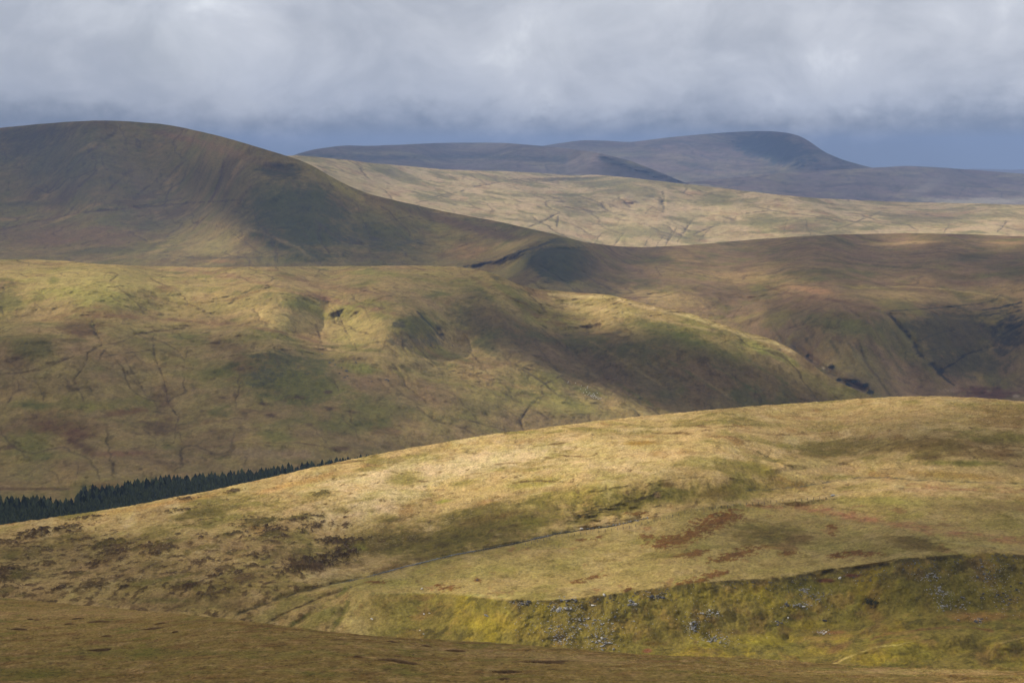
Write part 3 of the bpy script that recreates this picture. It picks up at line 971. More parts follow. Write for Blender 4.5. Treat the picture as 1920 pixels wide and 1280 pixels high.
for x, y in ((1515, 665), (1562, 689), (1572, 712), (1590, 722), (1602, 714), (1622, 722), (1630, 736)):
    P.blob(x, y, 8, 5, (0.04, 0.042, 0.04), 0.95, rag=1.0)
for x, y, l in ((1440, 600, 60), (1480, 590, 80), (1530, 600, 90), (1560, 640, 60), (1590, 640, 90), (1630, 650, 80), (1660, 650, 70)):
    P.line([(x, y), (x + 0.5 * l, y + 0.75 * l)], 3.5, (0.09, 0.085, 0.05), 0.6, rag=1.0)
for p in ([(1145, 560), (1240, 556), (1310, 536)], [(1370, 600), (1390, 575)], [(1230, 500), (1240, 518)], [(1480, 615), (1560, 596)]):
    P.line(p, 1.8, (0.09, 0.06, 0.045), 0.8)
P.rills(150, 0.014, (0.085, 0.065, 0.048), 0.6)
P.rills(80, 0.012, (0.095, 0.07, 0.05), 0.45, off=5, a=0.08)
P.mottle(45, 0.2, 2)
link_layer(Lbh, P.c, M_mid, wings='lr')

# middle hill
P = Paint(Lmh, (0.27, 0.215, 0.10), 60)
ymid = Lmh.PYa
P.noise((0.17, 0.165, 0.055), 110, -0.05, 0.3, 0.75, off=8)
P.noise((0.17, 0.115, 0.065), 90, 0.08, 0.35, 0.75, off=19)
P.noise((0.12, 0.125, 0.045), 60, 0.16, 0.4, 0.65, off=29)
P.noise(STRAW, 75, 0.12, 0.4, 0.7, off=49)
P.noise((0.21, 0.155, 0.10), 130, -0.05, 0.3, 0.6, off=59, where=sst(600, 700, ymid))
P.noise((0.30, 0.215, 0.125), 100, 0.05, 0.3, 0.5, off=69)
# upper shelf
P.blob(200, 530, 260, 34, (0.34, 0.29, 0.115), 0.75, ang=-4)
P.blob(180, 560, 140, 26, (0.25, 0.25, 0.075), 0.7, ang=-6)
P.blob(520, 530, 160, 12, (0.34, 0.25, 0.135), 0.8, ang=-8)
P.line([(330, 505), (450, 520), (547, 545), (693, 578), (760, 590)], 7, (0.20, 0.12, 0.085), 0.75, rag=1.0)
P.blob(640, 540, 110, 10, (0.22, 0.14, 0.09), 0.6, ang=-8)
P.blob(690, 512, 70, 7, (0.22, 0.22, 0.07), 0.7)
P.blob(810, 512, 60, 6, (0.30, 0.25, 0.10), 0.7)
P.blob(310, 541, 30, 11, (0.20, 0.13, 0.075), 0.8)
P.blob(100, 525, 14, 12, (0.13, 0.14, 0.04), 0.7)
P.blob(10, 560, 36, 36, (0.11, 0.115, 0.045), 0.8, rag=0.8)
P.blob(560, 600, 110, 28, (0.36, 0.29, 0.13), 0.8, ang=-10)
P.blob(670, 620, 70, 30, (0.30, 0.25, 0.11), 0.7)
P.blob(560, 570, 60, 12, (0.18, 0.19, 0.06), 0.6)
P.line([(80, 600), (200, 592), (330, 600), (460, 610), (520, 622), (600, 640)], 5, (0.17, 0.105, 0.07), 0.75, rag=1.1)
P.blob(150, 615, 55, 22, (0.13, 0.085, 0.055), 0.8, rag=0.9)
P.blob(60, 652, 68, 34, (0.12, 0.115, 0.045), 0.85, rag=0.4)
P.blob(30, 680, 40, 20, (0.15, 0.10, 0.065), 0.7)
P.line([(0, 702), (70, 695), (136, 668)], 2.4, (0.09, 0.065, 0.05), 0.9)
P.line([(0, 622), (60, 608), (100, 612), (132, 650)], 3, (0.31, 0.25, 0.13), 0.7)
for p, wd in (([(157, 753), (150, 735), (139, 713), (160, 680), (164, 662), (190, 647), (178, 620), (175, 604)], 3.0),
              ([(190, 647), (230, 640), (255, 626), (346, 615)], 2.6), ([(197, 657), (175, 688), (160, 690)], 3.2), ([(233, 698), (252, 702), (266, 728)], 2.6),
              ([(288, 647), (292, 673), (303, 702), (310, 730), (317, 757), (335, 782), (330, 800), (325, 830)], 2.8),
              ([(233, 670), (250, 700)], 1.5), ([(180, 670), (290, 655)], 1.4), ([(10, 765), (25, 735), (47, 731)], 4),
              ([(735, 682), (757, 708), (760, 722), (797, 752), (799, 756)], 1.9), ([(782, 762), (815, 788), (873, 803), (899, 821)], 2.6),
              ([(630, 580), (640, 605), (655, 630), (668, 655)], 2.2), ([(592, 610), (605, 650)], 4),
              ([(884, 722), (968, 781)], 1.5), ([(928, 726), (1030, 784)], 1.7), ([(855, 690), (940, 720)], 1.4),
              ([(1067, 699), (1040, 710), (1012, 724), (1019, 741), (1010, 755), (994, 762), (975, 788), (983, 812)], 2.6),
              ([(875, 655), (890, 670), (910, 690)], 2.2), ([(340, 838), (338, 880)], 2), ([(146, 872), (140, 905)], 1.6),
              ([(467, 832), (462, 870)], 1.8), ([(1140, 700), (1180, 695), (1240, 672)], 2.6), ([(880, 788), (980, 815)], 1.5),
              ([(930, 590), (1060, 650), (1100, 640)], 1.2), ([(540, 650), (690, 664)], 1.3)):
    P.line(p, wd, (0.075, 0.055, 0.042), 0.85, rag=0.8)
P.blob(430, 650, 60, 16, (0.17, 0.12, 0.065), 0.8, ang=-8)
P.blob(560, 720, 140, 62, (0.12, 0.135, 0.045), 0.8, ang=-14, soft=0.35)
P.blob(520, 672, 60, 22, (0.085, 0.09, 0.05), 0.75, rag=1.0)
P.blob(500, 700, 55, 24, DROCK, 0.45, rag=1.6)
P.blob(590, 690, 40, 25, (0.10, 0.11, 0.05), 0.5, rag=1.2)
P.blob(680, 690, 60, 16, (0.17, 0.185, 0.055), 0.7, ang=-10)
P.blob(700, 770, 120, 40, (0.15, 0.155, 0.055), 0.6)
P.blob(640, 800, 90, 20, (0.13, 0.14, 0.05), 0.6)
P.line([(360, 622), (456, 620), (547, 643), (640, 658), (700, 664), (780, 672), (855, 679), (920, 700), (965, 724)], 3.6, (0.35, 0.27, 0.14), 0.85)
P.blob(820, 690, 110, 14, (0.33, 0.25, 0.12), 0.75, ang=-14)
P.blob(910, 660, 80, 12, (0.32, 0.25, 0.115), 0.75, ang=-16)
P.blob(900, 745, 90, 24, (0.25, 0.22, 0.085), 0.6, ang=-18)
P.blob(1060, 760, 120, 22, (0.23, 0.215, 0.075), 0.75, ang=-6)
P.blob(1100, 733, 60, 12, (0.17, 0.18, 0.06), 0.7, ang=-14)
P.line([(1060, 703), (1130, 730), (1200, 757), (1260, 774)], 2.0, (0.36, 0.32, 0.13), 0.8)
P.line([(1067, 741), (1120, 751), (1183, 766), (1234, 783)], 2.2, (0.37, 0.30, 0.165), 0.8)
P.line([(1075, 739), (1125, 752), (1183, 768)], 1.1, (0.06, 0.05, 0.04), 0.8)
# crags of the middle
P.blob(785, 612, 62, 38, (0.105, 0.115, 0.045), 0.85, rag=0.8)
P.blob(790, 640, 55, 18, DROCK, 0.5, rag=1.5)
P.line([(782, 584), (800, 603), (815, 618), (833, 638)], 2.8, (0.04, 0.042, 0.05), 0.95)
P.blob(823, 615, 12, 7, (0.035, 0.036, 0.045), 0.9, ang=-35)
P.blob(828, 627, 9, 5, (0.03, 0.03, 0.04), 0.9)
P.blob(750, 608, 14, 7, (0.06, 0.06, 0.055), 0.8, rag=1.2)
P.line([(770, 586), (740, 572)], 2, (0.30, 0.23, 0.14), 0.7)
P.line([(838, 640), (880, 655), (950, 672), (1000, 690), (1060, 705)], 2.2, (0.28, 0.22, 0.13), 0.6)
P.blob(890, 600, 62, 40, (0.085, 0.085, 0.045), 0.85, ang=-25, rag=0.7)
P.blob(925, 655, 50, 16, (0.085, 0.09, 0.05), 0.75, ang=-20, rag=0.9)
P.blob(820, 553, 40, 8, (0.13, 0.135, 0.05), 0.8, ang=8)
P.blob(905, 552, 46, 15, (0.115, 0.12, 0.045), 0.85, ang=-25, rag=0.8)
P.blob(935, 523, 22, 8, (0.085, 0.08, 0.045), 0.8, ang=-20)
P.blob(1000, 575, 80, 16, (0.16, 0.15, 0.055), 0.7, ang=-25)
P.line([(885, 520), (960, 560), (1040, 590), (1100, 600)], 6, (0.15, 0.10, 0.06), 0.6)
P.line([(885, 560), (960, 590), (1030, 600)], 4, (0.26, 0.25, 0.08), 0.6)
P.blob(1100, 580, 140, 16, (0.34, 0.265, 0.13), 0.8, ang=-9)
P.line([(1030, 551), (1147, 559), (1220, 578), (1293, 593), (1395, 629), (1453, 644), (1490, 663)], 5, (0.43, 0.34, 0.18), 0.9, warp=2, brk=0.5)  # sunlit rim of the skyline ridge, painted as a pale line
P.line([(1060, 570), (1160, 583), (1260, 603), (1340, 622)], 5, (0.36, 0.28, 0.15), 0.7, brk=0.6)
P.blob(1180, 612, 90, 12, (0.30, 0.24, 0.12), 0.7, ang=-10)
P.blob(1240, 625, 90, 26, (0.11, 0.12, 0.045), 0.8, ang=-20, rag=0.8)
P.blob(1330, 660, 110, 30, (0.12, 0.135, 0.045), 0.8, ang=-22)
P.blob(1160, 622, 18, 8, DROCK, 0.7, rag=1.0)
P.blob(1430, 655, 60, 14, (0.24, 0.25, 0.075), 0.8, ang=-22)
P.blob(1480, 675, 40, 10, (0.22, 0.23, 0.07), 0.7, ang=-30)
P.blob(1010, 645, 90, 28, (0.15, 0.10, 0.07), 0.85, ang=-22, rag=0.7)
P.blob(1130, 690, 130, 34, (0.135, 0.095, 0.07), 0.85, ang=-28, rag=0.7)
P.blob(1060, 680, 60, 8, (0.24, 0.18, 0.11), 0.6, ang=-25)
P.blob(1400, 740, 190, 24, (0.16, 0.115, 0.075), 0.8, ang=-4)
P.blob(1230, 730, 90, 26, (0.105, 0.11, 0.05), 0.7, ang=-35)
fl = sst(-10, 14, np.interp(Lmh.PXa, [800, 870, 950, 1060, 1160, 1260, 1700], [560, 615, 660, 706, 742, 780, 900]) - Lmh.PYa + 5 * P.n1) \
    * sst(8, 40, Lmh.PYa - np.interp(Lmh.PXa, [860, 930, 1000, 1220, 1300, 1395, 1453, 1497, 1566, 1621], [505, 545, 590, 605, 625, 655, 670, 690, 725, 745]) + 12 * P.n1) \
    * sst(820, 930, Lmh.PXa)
P.lay(fl, (0.120, 0.092, 0.062), 0.75)  # brown flank, darkened further to paint in its shade
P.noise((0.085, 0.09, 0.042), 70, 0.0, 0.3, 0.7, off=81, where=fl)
for x, y, l, cc in ((960, 640, 240, 0), (1010, 640, 230, 1), (1060, 630, 220, 0), (1110, 640, 190, 1), (1180, 660, 130, 0), (1230, 660, 140, 2),
                    (1250, 690, 110, 0), (1300, 700, 90, 1), (1330, 680, 110, 2), (1400, 690, 80, 0), (1450, 700, 80, 1), (1380, 660, 120, 2),
                    (1100, 700, 130, 0), (1160, 720, 90, 2)):
    P.line([(x, y), (x + 0.8 * l, y + 0.5 * l)], 4.0, ((0.085, 0.07, 0.05), (0.23, 0.18, 0.10), (0.09, 0.11, 0.045))[cc], 0.6, rag=1.1)
P.line([(1300, 655), (1380, 635), (1450, 636)], 1.5, (0.07, 0.06, 0.045), 0.7)
# lower left
P.blob(90, 725, 130, 30, (0.20, 0.145, 0.085), 0.6)
P.blob(70, 760, 60, 14, (0.11, 0.125, 0.045), 0.8)
P.blob(110, 805, 70, 18, (0.135, 0.08, 0.055), 0.85, ang=-16, rag=0.9)
P.blob(150, 835, 40, 14, (0.12, 0.075, 0.05), 0.85, ang=-30, rag=0.9)
P.blob(300, 800, 60, 26, (0.135, 0.095, 0.06), 0.85, rag=1.0)
P.blob(300, 740, 30, 30, (0.15, 0.095, 0.06), 0.7, rag=1.0)
P.blob(210, 775, 80, 10, (0.15, 0.09, 0.06), 0.8, ang=6)
P.blob(60, 850, 70, 26, (0.165, 0.17, 0.06), 0.7)
P.blob(220, 850, 90, 8, (0.20, 0.12, 0.08), 0.8)
P.blob(230, 885, 120, 16, (0.29, 0.215, 0.125), 0.85)
P.blob(60, 890, 90, 16, (0.24, 0.20, 0.10), 0.8)
P.blob(500, 850, 150, 17, (0.27, 0.20, 0.13), 1.0, ang=-3, rag=0.3)
P.blob(300, 868, 46, 10, (0.15, 0.11, 0.065), 0.8, ang=-25)
P.blob(60, 916, 100, 4, (0.12, 0.075, 0.05), 0.8)
P.line([(335, 846), (400, 836), (474, 830), (565, 830), (640, 842), (690, 852)], 1.6, (0.13, 0.085, 0.055), 0.8)
P.blob(180, 776, 38, 9, (0.28, 0.22, 0.12), 0.8, ang=8)
for x, y, rx_, ry_ in ((495, 757, 14, 4), (620, 765, 22, 6), (660, 772, 18, 6), (580, 796, 14, 6), (507, 778, 14, 4), (415, 745, 16, 4), (470, 690, 9, 6),
                       (615, 735, 10, 4), (560, 745, 22, 5), (20, 838, 22, 7), (380, 770, 12, 4), (450, 800, 12, 5), (640, 840, 22, 5)):
    P.blob(x, y, rx_, ry_, (0.11, 0.075, 0.05), 0.85, rag=0.9)
P.rills(95, 0.014, (0.085, 0.065, 0.045), 0.6)
P.rills(48, 0.012, (0.095, 0.07, 0.048), 0.45, off=5, a=0.08)
P.mottle(26, 0.2, 3)
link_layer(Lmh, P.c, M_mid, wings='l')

# near ridge
L = Lnr
P = Paint(L, (0.42, 0.31, 0.145), 26)
ed = edge_d(L)
# tussocks stand up as geometry on the sunlit face
face = 1 - sst(1080, 1180, L.PYa)
tus = fbm(L.X, L.Y, 2.6, 3, 0.6, 3.0)
tus2 = fbm(L.X, L.Y, 7.0, 3, 0.55, 6.0)
strawy = np.clip(1 - sst(930, 1010, L.PYa) * 0.75 + (L.PXa < 620) * 0.5, 0, 1)
L.Z = L.Z + (0.34 * tus + 0.42 * tus2) * (0.35 + 0.65 * strawy)
P.noise((0.30, 0.225, 0.11), 30, -0.05, 0.35, 0.8, off=7)
P.noise((0.24, 0.14, 0.06), 22, 0.16, 0.42, 0.6, off=17, ys=0.5)
P.noise((0.185, 0.165, 0.055), 45, 0.05, 0.30, 0.75, off=23)
P.noise((0.46, 0.36, 0.19), 18, 0.12, 0.4, 0.7, off=31, ys=0.5)
lower = sst(1040, 1120, L.PYa)
# pale crest, its sunlight partly painted in as paler straw
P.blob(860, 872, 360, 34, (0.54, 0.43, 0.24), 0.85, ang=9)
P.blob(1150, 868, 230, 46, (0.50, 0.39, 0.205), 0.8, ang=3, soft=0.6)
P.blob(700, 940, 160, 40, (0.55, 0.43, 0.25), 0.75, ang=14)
P.blob(560, 905, 120, 9, (0.38, 0.22, 0.085), 0.6, ang=13)
P.blob(300, 945, 200, 7, (0.36, 0.22, 0.08), 0.6, ang=10)
P.blob(1205, 830, 46, 7, (0.25, 0.16, 0.035), 0.9, ang=2)
P.blob(760, 897, 52, 22, (0.20, 0.18, 0.055), 0.85, ang=12)
P.blob(870, 905, 40, 8, (0.22, 0.19, 0.06), 0.7, ang=10)
P.blob(830, 940, 28, 4, (0.23, 0.24, 0.045), 0.8, ang=8)
P.blob(790, 902, 18, 3, (0.12, 0.08, 0.05), 0.8)
# greener lower part of the face, with the dark zone's cloud shade painted in
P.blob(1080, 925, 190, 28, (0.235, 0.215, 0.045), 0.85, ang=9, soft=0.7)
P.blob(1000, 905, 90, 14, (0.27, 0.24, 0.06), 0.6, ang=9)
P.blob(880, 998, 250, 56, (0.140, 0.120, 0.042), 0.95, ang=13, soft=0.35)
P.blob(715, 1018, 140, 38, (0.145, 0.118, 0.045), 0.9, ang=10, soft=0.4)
P.blob(1010, 975, 110, 22, (0.18, 0.165, 0.045), 0.8, ang=12, soft=0.6)
P.blob(900, 975, 70, 14, (0.16, 0.105, 0.05), 0.5, ang=10)
P.blob(960, 962, 40, 8, (0.17, 0.105, 0.05), 0.5, ang=12)
for x, y, rx_, ry_ in ((850, 1003, 17, 7), (770, 1010, 22, 12), (801, 1010, 12, 7), (740, 1022, 24, 8), (930, 1006, 14, 5), (985, 968, 20, 5), (830, 1020, 24, 7),
                       (740, 974, 34, 7), (870, 1045, 30, 6), (960, 985, 26, 6), (940, 990, 18, 5)):
    P.blob(x, y, rx_, ry_, (0.095, 0.075, 0.038), 0.85, ang=10, rag=0.4, soft=0.5)
P.blob(800, 1045, 60, 10, (0.13, 0.095, 0.045), 0.7, ang=14)
P.blob(730, 1065, 60, 10, (0.12, 0.085, 0.045), 0.7, ang=14)
P.blob(400, 958, 100, 24, (0.14, 0.12, 0.043), 0.9, ang=12, rag=0.8)
P.blob(410, 975, 100, 16, (0.18, 0.165, 0.055), 0.7, ang=10)
P.blob(70, 1030, 140, 20, (0.135, 0.11, 0.042), 0.9, ang=12)
P.blob(260, 1012, 110, 12, (0.18, 0.16, 0.05), 0.75, ang=12)
P.blob(290, 1062, 44, 15, (0.12, 0.11, 0.04), 0.8)
P.blob(570, 1040, 60, 26, (0.15, 0.15, 0.05), 0.8, ang=10)
P.blob(500, 1045, 50, 20, (0.17, 0.16, 0.05), 0.7)
P.blob(665, 1025, 30, 10, (0.19, 0.20, 0.05), 0.8)
P.blob(540, 950, 50, 7, (0.20, 0.17, 0.06), 0.6, ang=10)
P.blob(640, 955, 30, 12, (0.15, 0.13, 0.05), 0.7)
P.blob(430, 1030, 170, 34, (0.31, 0.215, 0.125), 0.5, ang=3, rag=1.1)
P.blob(250, 1080, 170, 22, (0.29, 0.205, 0.12), 0.5, rag=1.1)
# heather clumps
HP = ((120, 988, 44, 5), (60, 1000, 40, 6), (15, 1015, 30, 5), (210, 1032, 28, 14), (190, 1020, 40, 5), (300, 1030, 26, 9), (275, 1024, 20, 3), (30, 1080, 34, 13),
      (8, 1070, 18, 10), (600, 1055, 62, 10), (575, 1068, 34, 9), (620, 1040, 44, 7), (640, 1015, 38, 6), (610, 1012, 26, 6), (550, 1062, 22, 12),
      (590, 1068, 20, 6), (630, 1045, 30, 5), (590, 988, 32, 8), (515, 994, 24, 6), (480, 980, 30, 8), (570, 970, 30, 5), (440, 1000, 16, 4),
      (175, 1095, 24, 5), (230, 1100, 16, 4), (365, 1095, 24, 5), (470, 1042, 14, 5), (370, 1055, 16, 5), (340, 1100, 26, 4), (525, 1078, 16, 4),
      (400, 1110, 30, 6), (455, 1085, 18, 6), (250, 1088, 14, 3), (150, 1012, 22, 3), (470, 1060, 14, 4), (160, 970, 30, 3), (340, 955, 26, 3), (645, 985, 12, 4),
      (600, 925, 12, 3), (440, 920, 16, 2.5), (350, 935, 16, 2), (90, 1055, 20, 4), (140, 1075, 14, 3), (120, 1100, 18, 4), (420, 1065, 20, 4))
hm = np.zeros_like(L.X)
for x, y, rx_, ry_ in HP:
    P.clumps(x, y, rx_ * 1.25, ry_ * 1.5, (0.050, 0.034, 0.027), 0.92, ang=8, dens=0.60 if rx_ < 30 else 0.48, lift=0.6)
left = 1 - sst(560, 760, L.PXa)
P.noise((0.06, 0.042, 0.032), 9, 0.30, 0.40, 0.85, off=77, ys=0.6, where=left * sst(930, 1000, L.PYa))
P.noise((0.09, 0.06, 0.04), 7, 0.33, 0.45, 0.7, off=87, ys=0.5)
for p in ([(960, 905), (1010, 900), (1060, 903)], [(1020, 858), (1110, 854), (1120, 850)], [(1040, 853), (1090, 856)], [(930, 870), (975, 866)],
          [(1285, 797), (1330, 800)], [(1305, 798), (1320, 796)], [(1220, 812), (1300, 812)], [(1705, 772), (1740, 766)], [(1460, 778), (1500, 780)],
          [(1640, 786), (1680, 783)], [(790, 940), (830, 928), (850, 925)], [(600, 872), (690, 862)], [(1350, 800), (1420, 795)], [(1430, 815), (1560, 812)],
          [(1000, 836), (1060, 830)], [(1870, 800), (1920, 801)], [(1840, 830), (1920, 838)], [(780, 878), (800, 880)]):
    P.line(p, 2.2, (0.13, 0.08, 0.04), 0.85, rag=1.1)
lowleft = (1 - sst(520, 700, L.PXa)) * sst(985, 1035, L.PYa)
P.lay(lowleft * (0.6 + P.n1), (0.22, 0.155, 0.085), 0.55)
P.noise((0.075, 0.05, 0.036), 5, 0.10, 0.24, 0.75, off=97, ys=0.8, where=lowleft)
for k in range(70):
    x = rng.uniform(0, 680)
    y = np.interp(x, [0, 680], [1010, 930]) + rng.uniform(0, 1) ** 0.8 * 120
    P.clumps(x, y, rng.uniform(8, 30), rng.uniform(3, 7), (0.07, 0.045, 0.033), 0.8, ang=10, dens=rng.uniform(0.2, 0.42), lift=0.25)
for k in range(40):
    x = rng.uniform(0, 760)
    y = np.interp(x, [0, 760], [1000, 900]) + rng.uniform(0, 1) * 140
    P.blob(x, y, rng.uniform(18, 60), rng.uniform(4, 11), (0.155, 0.135, 0.05), 0.6, ang=10, rag=0.9)
# right crest: tawny, then a band of cloud shade painted in as brown
P.blob(1640, 785, 330, 26, (0.31, 0.225, 0.115), 0.7, ang=2)
P.blob(1900, 770, 120, 14, (0.25, 0.17, 0.08), 0.7)
P.blob(1740, 835, 300, 26, (0.175, 0.125, 0.05), 0.9, ang=2, soft=0.5)
P.blob(1560, 838, 130, 18, (0.19, 0.15, 0.06), 0.8, ang=3)
P.blob(1860, 850, 90, 16, (0.14, 0.085, 0.038), 0.7)
P.blob(1740, 857, 40, 10, (0.12, 0.085, 0.04), 0.7)
P.blob(1880, 790, 100, 16, (0.19, 0.13, 0.06), 0.7)
P.blob(1550, 850, 90, 10, (0.16, 0.14, 0.05), 0.7)
P.blob(1810, 868, 110, 8, (0.17, 0.17, 0.05), 0.85)
P.blob(1560, 880, 100, 9, (0.40, 0.28, 0.15), 0.8, ang=2)
P.blob(1640, 900, 100, 8, (0.40, 0.29, 0.15), 0.8, ang=-4)
P.blob(1780, 890, 140, 9, (0.32, 0.22, 0.08), 0.7, ang=-4)
P.blob(1560, 895, 80, 8, (0.22, 0.19, 0.065), 0.8)
P.blob(1430, 880, 60, 20, (0.20, 0.175, 0.05), 0.8, ang=-20)
P.line([(1420, 845), (1450, 862), (1485, 876)], 3, (0.10, 0.09, 0.035), 0.8)
P.blob(1380, 920, 180, 26, (0.165, 0.145, 0.045), 0.9, ang=3, soft=0.5)
P.blob(1260, 925, 70, 26, (0.13, 0.125, 0.04), 0.85)
P.blob(1255, 908, 22, 7, (0.09, 0.06, 0.035), 0.7)
P.blob(1340, 925, 60, 14, (0.14, 0.10, 0.045), 0.6)
P.blob(1150, 955, 95, 24, (0.145, 0.125, 0.038), 0.8, ang=14, rag=0.9)
P.blob(1090, 975, 60, 12, (0.13, 0.12, 0.04), 0.7, ang=12)
P.blob(1232, 928, 10, 7, (0.15, 0.10, 0.075), 0.8, ang=-30)
P.line([(1212, 912), (1240, 900), (1290, 895), (1320, 894)], 3.0, (0.08, 0.065, 0.035), 0.8, rag=1.0)
for k in range(34):
    x = rng.uniform(1070, 1245)
    y = np.interp(x, [1070, 1245], [972, 925]) + rng.normal(0, 15)
    P.line([(x - rng.uniform(5, 13), y + 1.5), (x + rng.uniform(5, 13), y - 1.5)], 1.7, (0.055, 0.045, 0.028), 0.9, rag=1.0)
# between the stream and the scarp edge: short pale turf
mid = sst(0, 6, L.PYa - np.interp(L.PXa, [p[0] for p in STREAM1 + [(1300, 948), (1700, 925), (1920, 935)]],
                                  [p[1] for p in STREAM1 + [(1300, 948), (1700, 925), (1920, 935)]])) * sst(560, 700, L.PXa)
P.lay(mid, (0.305, 0.245, 0.105), 0.85)
P.noise((0.22, 0.19, 0.07), 30, 0.0, 0.3, 0.7, off=51, where=mid)
P.noise((0.35, 0.275, 0.14), 22, 0.05, 0.35, 0.6, off=54, where=mid, ys=0.6)
P.noise((0.25, 0.15, 0.08), 14, 0.25, 0.4, 0.7, off=57, where=mid, ys=0.5)
P.blob(800, 1085, 190, 22, (0.235, 0.215, 0.075), 0.6, ang=8)
P.blob(1560, 975, 340, 16, (0.26, 0.20, 0.095), 0.6, ang=-3)
P.blob(1640, 940, 130, 13, (0.28, 0.25, 0.085), 0.8)
P.blob(1850, 950, 130, 14, (0.22, 0.17, 0.08), 0.75)
P.blob(1400, 940, 110, 7, (0.42, 0.31, 0.16), 0.7, ang=4)
for x, y, rx_, ry_, an in ((1330, 985, 50, 14, 22), (1280, 1010, 54, 10, 14), (1355, 975, 28, 10, 10), (1375, 1040, 52, 8, 12), (1300, 1038, 30, 5, 8), (1295, 1092, 40, 7, 14),
                           (1335, 1078, 24, 5, 12), (1615, 1037, 34, 5, -3), (1240, 1022, 16, 5, 6), (1120, 1008, 12, 4, 15), (1207, 1006, 12, 4, 0), (1090, 1012, 8, 2.5, 5),
                           (835, 1102, 17, 5, 3), (823, 1098, 10, 3, 0), (1178, 1105, 12, 4, 8), (705, 1092, 20, 3, 0), (895, 1088, 6, 3, 0), (1560, 1000, 8, 3, 0),
                           (1570, 1042, 18, 3, 0), (1480, 1036, 20, 4, 0), (1110, 1083, 22, 3, 10), (1085, 1090, 12, 3, 0), (1200, 963, 22, 3, 0), (1560, 988, 10, 3, 0)):
    P.clumps(x, y, rx_ * 1.2, ry_ * 1.35, (0.15, 0.078, 0.032), 0.92, ang=an, dens=0.72, lift=0.2)
P.blob(1440, 1002, 120, 26, (0.135, 0.110, 0.040), 0.9, ang=-6, rag=0.8)
P.blob(1500, 1010, 46, 14, (0.15, 0.10, 0.05), 0.7)
P.blob(1715, 1018, 75, 17, (0.125, 0.095, 0.04), 0.9, ang=-8, rag=0.7)
P.blob(1240, 1040, 60, 10, (0.17, 0.15, 0.05), 0.7, ang=6)
P.line([(1400, 948), (1480, 950), (1540, 956), (1620, 972), (1700, 985), (1780, 998), (1860, 1010), (1960, 1018)], 12, (0.285, 0.155, 0.095), 0.9, rag=0.8)
P.line([(1520, 956), (1590, 966), (1640, 973)], 9, (0.31, 0.165, 0.10), 0.9, rag=0.9)
P.line([(1700, 912), (1780, 916), (1860, 918), (1960, 922)], 9, (0.32, 0.18, 0.105), 0.95, rag=0.9)
P.line([(1560, 950), (1640, 962), (1680, 965)], 2.5, (0.13, 0.11, 0.04), 0.8, rag=1.0)
P.line([(1480, 960), (1600, 982), (1700, 1002), (1800, 1018), (1920, 1030)], 3.2, (0.33, 0.27, 0.14), 0.7)
P.line([(1300, 952), (1420, 942), (1560, 930), (1620, 918), (1700, 916), (1800, 921), (1920, 928)], 2.6, (0.42, 0.32, 0.17), 0.7)
P.line([(1470, 938), (1560, 926), (1600, 918)], 1.5, (0.16, 0.10, 0.06), 0.7)
P.line([(640, 1113), (740, 1112), (850, 1113), (960, 1120)], 2.5, (0.30, 0.28, 0.12), 0.7)
# lower left apron by the valley
P.blob(330, 1130, 260, 16, (0.23, 0.165, 0.09), 0.7)
P.blob(530, 1140, 90, 22, (0.24, 0.21, 0.08), 0.8, ang=25)
P.blob(600, 1160, 90, 20, (0.20, 0.185, 0.06), 0.8, ang=30)
P.blob(300, 1125, 70, 8, (0.16, 0.15, 0.06), 0.6)
P.line([(500, 1168), (540, 1145), (590, 1125), (670, 1096)], 2.4, (0.09, 0.065, 0.04), 0.85)
P.line([(540, 1175), (590, 1145), (650, 1105)], 5, (0.12, 0.13, 0.04), 0.8, rag=0.8)
P.line([(618, 1190), (640, 1155), (652, 1130)], 9, (0.11, 0.115, 0.04), 0.8, rag=0.8)
for p in ([(250, 1130), (275, 1108)], [(350, 1145), (385, 1112)], [(210, 1110), (240, 1096)], [(420, 1155), (445, 1140)]):
    P.line(p, 3.0, (0.08, 0.06, 0.04), 0.8)
# the scarp below the edge: moss, turf and bare rock
sc = sst(0, 5, ed) * sst(640, 800, L.PXa)
P.lay(sc, (0.165, 0.145, 0.040), 0.85)
P.noise((0.245, 0.195, 0.030), 22, 0.02, 0.3, 0.75, off=61, where=sc)
P.noise((0.085, 0.078, 0.030), 9, 0.06, 0.28, 0.75, off=63, where=sc)
P.noise((0.16, 0.11, 0.05), 15, 0.1, 0.3, 0.7, off=64, where=sc)
P.noise((0.145, 0.125, 0.04), 16, 0.02, 0.3, 0.75, off=65, where=sc)
P.noise((0.27, 0.19, 0.07), 12, 0.15, 0.4, 0.6, off=69, where=sc)
P.blob(930, 1170, 110, 26, (0.29, 0.23, 0.035), 0.65, ang=-6)
P.blob(1000, 1190, 50, 14, (0.27, 0.21, 0.06), 0.6)
P.blob(1190, 1170, 60, 28, (0.20, 0.15, 0.055), 0.6)
P.blob(1350, 1120, 160, 20, (0.23, 0.195, 0.035), 0.5)
P.blob(1430, 1200, 90, 16, (0.25, 0.21, 0.035), 0.7)
P.blob(1560, 1100, 110, 14, (0.15, 0.14, 0.035), 0.5)
P.blob(1760, 1110, 190, 42, (0.125, 0.112, 0.034), 0.8, ang=2)
P.blob(1660, 1085, 34, 22, (0.23, 0.20, 0.045), 0.6)
P.blob(1850, 1155, 110, 12, (0.25, 0.14, 0.065), 0.75, ang=2)
P.blob(1520, 1170, 70, 14, (0.27, 0.23, 0.04), 0.6)
P.blob(1560, 1185, 40, 5, (0.26, 0.14, 0.07), 0.7)
P.blob(1540, 1222, 60, 14, (0.25, 0.205, 0.04), 0.7)
P.blob(1570, 1215, 36, 10, (0.19, 0.12, 0.06), 0.8, ang=25)
